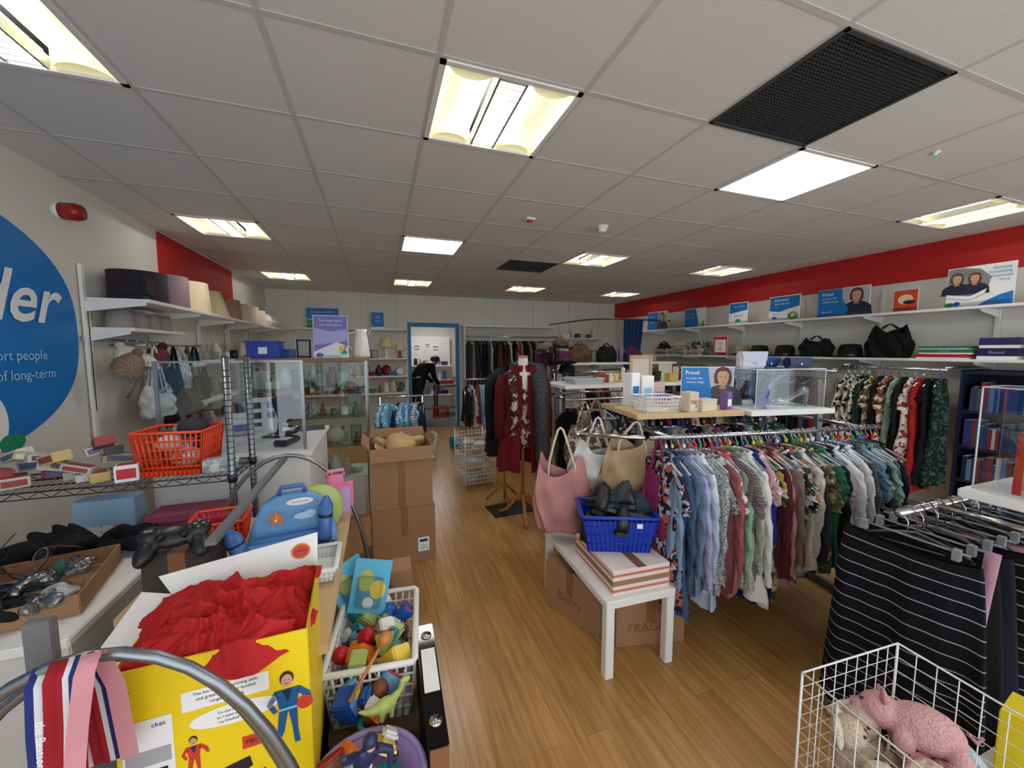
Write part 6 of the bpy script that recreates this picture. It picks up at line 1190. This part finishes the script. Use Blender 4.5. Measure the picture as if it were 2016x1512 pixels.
top('toy_dinosaur','green plastic dinosaur toy with long neck','toy',remesh(MB().ell((0,0,0),(.05,.03,.028),TG).tube([(.03,0,.01),(.06,0,.03),(.07,0,.06)],[.018,.014,.012],TG,8).ell((.08,0,.065),(.024,.014,.013),TG).tube([(-.04,0,0),(-.08,0,.01),(-.11,0,.03)],[.018,.01,.004],TG,8).tube([(.02,.02,-.01),(.02,.02,-.04)],.01,TG,8).tube([(.02,-.02,-.01),(.02,-.02,-.04)],.01,TG,8).tube([(-.02,.02,-.01),(-.02,.02,-.04)],.01,TG,8).tube([(-.02,-.02,-.01),(-.02,-.02,-.04)],.01,TG,8),'di',.004,2),(-.01,1.12,.57),rot=(0,.1,.4),sc=.75)
BG_=mat('black_gloss_glass',(10,10,12),.06)
top('glass_shelf_panel','narrow black glass shelf with silver discs','shelf panel',[('glass_plate',MB().box((0,0,.005),(.055,.46,.01),BG_,.003).mesh())]+SP('mount_disc',MB().cyl((0,.17,.01),(0,.17,.013),.018,CHROME,n=20).cyl((0,-.16,.01),(0,-.16,.013),.018,CHROME,n=20))+[('paper_slip',MB().box((.0,.02,.0115),(.045,.17,.002),W_).mesh())],(.125,1.14,.602),D(-2))
top('support_box','tall black cardboard box under the glass shelf','box',carton(.05,.42,.60,False,False,mat('black_card',(24,24,26),.5)),(.122,1.14,0),0)
# ---------------------------------------------------------------- store room contents
top('store_shelving','white shelving in the store room','shelving',[('back_panel',MB().box((1.1,10.85,1.0),(1.6,.03,2.0),SHELFW).mesh())]+[('shelf',MB().box((1.1,10.7,z),(1.6,.3,.03),SHELFW).mesh()) for z in(.4,.8,1.2)])
for z in(.415,.815,1.215): stock(['box','books','books','box'],(.4,10.7,z),(1.8,10.7,z),9,'the store room shelf',0,.02,(1.0,1.4),[('navy',(30,40,80)),('white',(225,225,225)),('red',(160,40,40)),('blue',(70,110,160)),('black',(35,35,38))])
for i,(x,z,w,h) in enumerate([(.75,1.72,.16,.22),(1.0,1.68,.2,.26),(1.28,1.74,.14,.2),(1.5,1.66,.2,.28),(.88,1.42,.0,.0)]):
    if w: top('wall_notice','white paper notice pinned above the shelving','paper',MB().box((0,0,0),(w,.003,h),W_).rect(0,h*.2,w*.7,h*.12,[LBLUE,REDP,INK,LBLUE][i%4],-.003).rect(0,-h*.1,w*.7,h*.2,mat('grey_print4',(170,172,176),.5),-.003),(x,10.83,z),group='paper notices in the store room')
top('store_desk','dark desk in the store room','desk',[('desk_top',MB().box((0,0,.74),(.9,.5,.03),mat('dark_wood',(60,44,36),.5)).mesh())]+[('leg',MB().box((x,y,.36),(.04,.04,.72),BLACKP).mesh()) for x in(-.42,.42) for y in(-.22,.22)],(1.75,9.7,0))
bookbox('red',(180,40,36),.3,.25,.12,(1.6,9.65,.756),0); bookbox('brown',(120,80,50),.25,.25,.2,(1.95,9.7,.756),0)
top('store_bin','red plastic crate in the store room','crate',basket(.36,.3,.25,REDP,10,8,4,.9),(1.4,9.35,0.005))
# person
def skin_mesh(verts,edges,radii,m,name):
    me=bpy.data.meshes.new(name); me.from_pydata(verts,edges,[]); o=bpy.data.objects.new(name,me); COL.objects.link(o)
    md=o.modifiers.new('s','SKIN'); 
    for i,r in enumerate(radii): me.skin_vertices[0].data[i].radius=(r,r)
    me.skin_vertices[0].data[0].use_root=True
    sb=o.modifiers.new('ss','SUBSURF'); sb.levels=2; sb.render_levels=2
    dg=bpy.context.evaluated_depsgraph_get(); r=bpy.data.meshes.new_from_object(o.evaluated_get(dg)); bpy.data.objects.remove(o)
    r.materials.clear(); r.materials.append(m)
    for p in r.polygons: p.use_smooth=True
    return r
V=[(0,0,.92),(.10,0,1.08),(.24,0,1.22),(.36,0,1.31),(.44,0,1.33),(.53,0,1.36),
 (0,-.09,.88),(.03,-.1,.48),(-.02,-.1,.08),(.10,-.1,.04),(0,.09,.88),(-.06,.1,.47),(-.16,.1,.09),(-.04,.1,.04),
 (.33,-.17,1.27),(.36,-.2,1.0),(.52,-.16,.82),(.60,-.14,.78),(.33,.17,1.27),(.40,.2,1.0),(.56,.16,.84),(.64,.14,.8)]
E=[(0,1),(1,2),(2,3),(3,4),(4,5),(0,6),(6,7),(7,8),(8,9),(0,10),(10,11),(11,12),(12,13),(3,14),(14,15),(15,16),(16,17),(3,18),(18,19),(19,20),(20,21)]
Rr=[.15,.14,.15,.13,.055,.085,.09,.06,.042,.035,.09,.06,.042,.035,.06,.045,.032,.022,.06,.045,.032,.022]
for hx,hy,hz in((.60,-.14,.78),(.64,.14,.8)):
    for q,(dy,L) in enumerate([(-.03,.06),(-.012,.075),(.01,.07),(.028,.055),(.045,.04)]):
        b_=len(V); V+= [(hx+.02,hy+dy*.6,hz-.01),(hx+.02+L*.6,hy+dy,hz-.03),(hx+.02+L,hy+dy,hz-.06)]; Rr+=[.012,.009,.007]; E+=[(b_,b_+1),(b_+1,b_+2),((17 if hy<0 else 21),b_)]
body=skin_mesh(V,E,Rr,SKIN,'body')
DK=fab((26,26,30)); 
coatV=[V[i] for i in(0,1,2,3,14,15,16,18,19,20)]; coatE=[(0,1),(1,2),(2,3),(3,4),(4,5),(5,6),(3,7),(7,8),(8,9)]; coat_=skin_mesh(coatV,coatE,[.175,.165,.175,.15,.078,.062,.048,.078,.062,.048],DK,'coat')
trV=[V[i] for i in(0,6,7,8,10,11,12)]; trs=skin_mesh(trV,[(0,1),(1,2),(2,3),(0,4),(4,5),(5,6)],[.165,.108,.078,.062,.108,.078,.062],fab((34,36,44)),'trousers')
hair=remesh(MB().ell((.545,0,1.40),(.10,.095,.095),mat('dark_hair',(40,28,22),.6)).ell((.47,0,1.40),(.06,.07,.08),mat('dark_hair',(40,28,22),.6)),'hair',.01,2)
nz=MB().ell((.662,0,1.335),(.014,.01,.016),SKIN,8,6); mo=MB().ell((.645,0,1.30),(.006,.02,.005),mat('lips',(170,90,85),.5),8,6); er=MB().ell((.56,-.09,1.35),(.015,.012,.025),SKIN,8,6).ell((.56,.09,1.35),(.015,.012,.025),SKIN,8,6)
top('person','person in dark clothes bending over a box','person',[('body',body),('jacket',coat_,'dark jacket'),('trousers',trs,'dark trousers'),('hair',hair)]+eyes([(.645,-.03,1.365),(.645,.03,1.365)],.009,INK)+[('nose',nz.mesh()),('mouth',mo.mesh())]+SP('ear',er),(.78,8.95,.005),D(25))
# ---------------------------------------------------------------- camera, world
cam=bpy.data.cameras.new('camera'); co=bpy.data.objects.new('camera',cam); COL.objects.link(co)
cam.sensor_width=36; cam.lens=36*757/2016; cam.clip_start=.02; cam.clip_end=100
co.location=(0,0,EYE); th,ph=D(19.1),D(5.0)
F=Vector((math.sin(th)*math.cos(ph),math.cos(th)*math.cos(ph),-math.sin(ph)))
co.rotation_euler=F.to_track_quat('-Z','Y').to_euler(); SC.camera=co
w=bpy.data.worlds.new('world'); SC.world=w; w.use_nodes=True
w.node_tree.nodes['Background'].inputs[0].default_value=(.86,.94,1.0,1); w.node_tree.nodes['Background'].inputs[1].default_value=2.0
SC.view_settings.view_transform='Standard'; SC.view_settings.look='None'; SC.view_settings.exposure=0.27
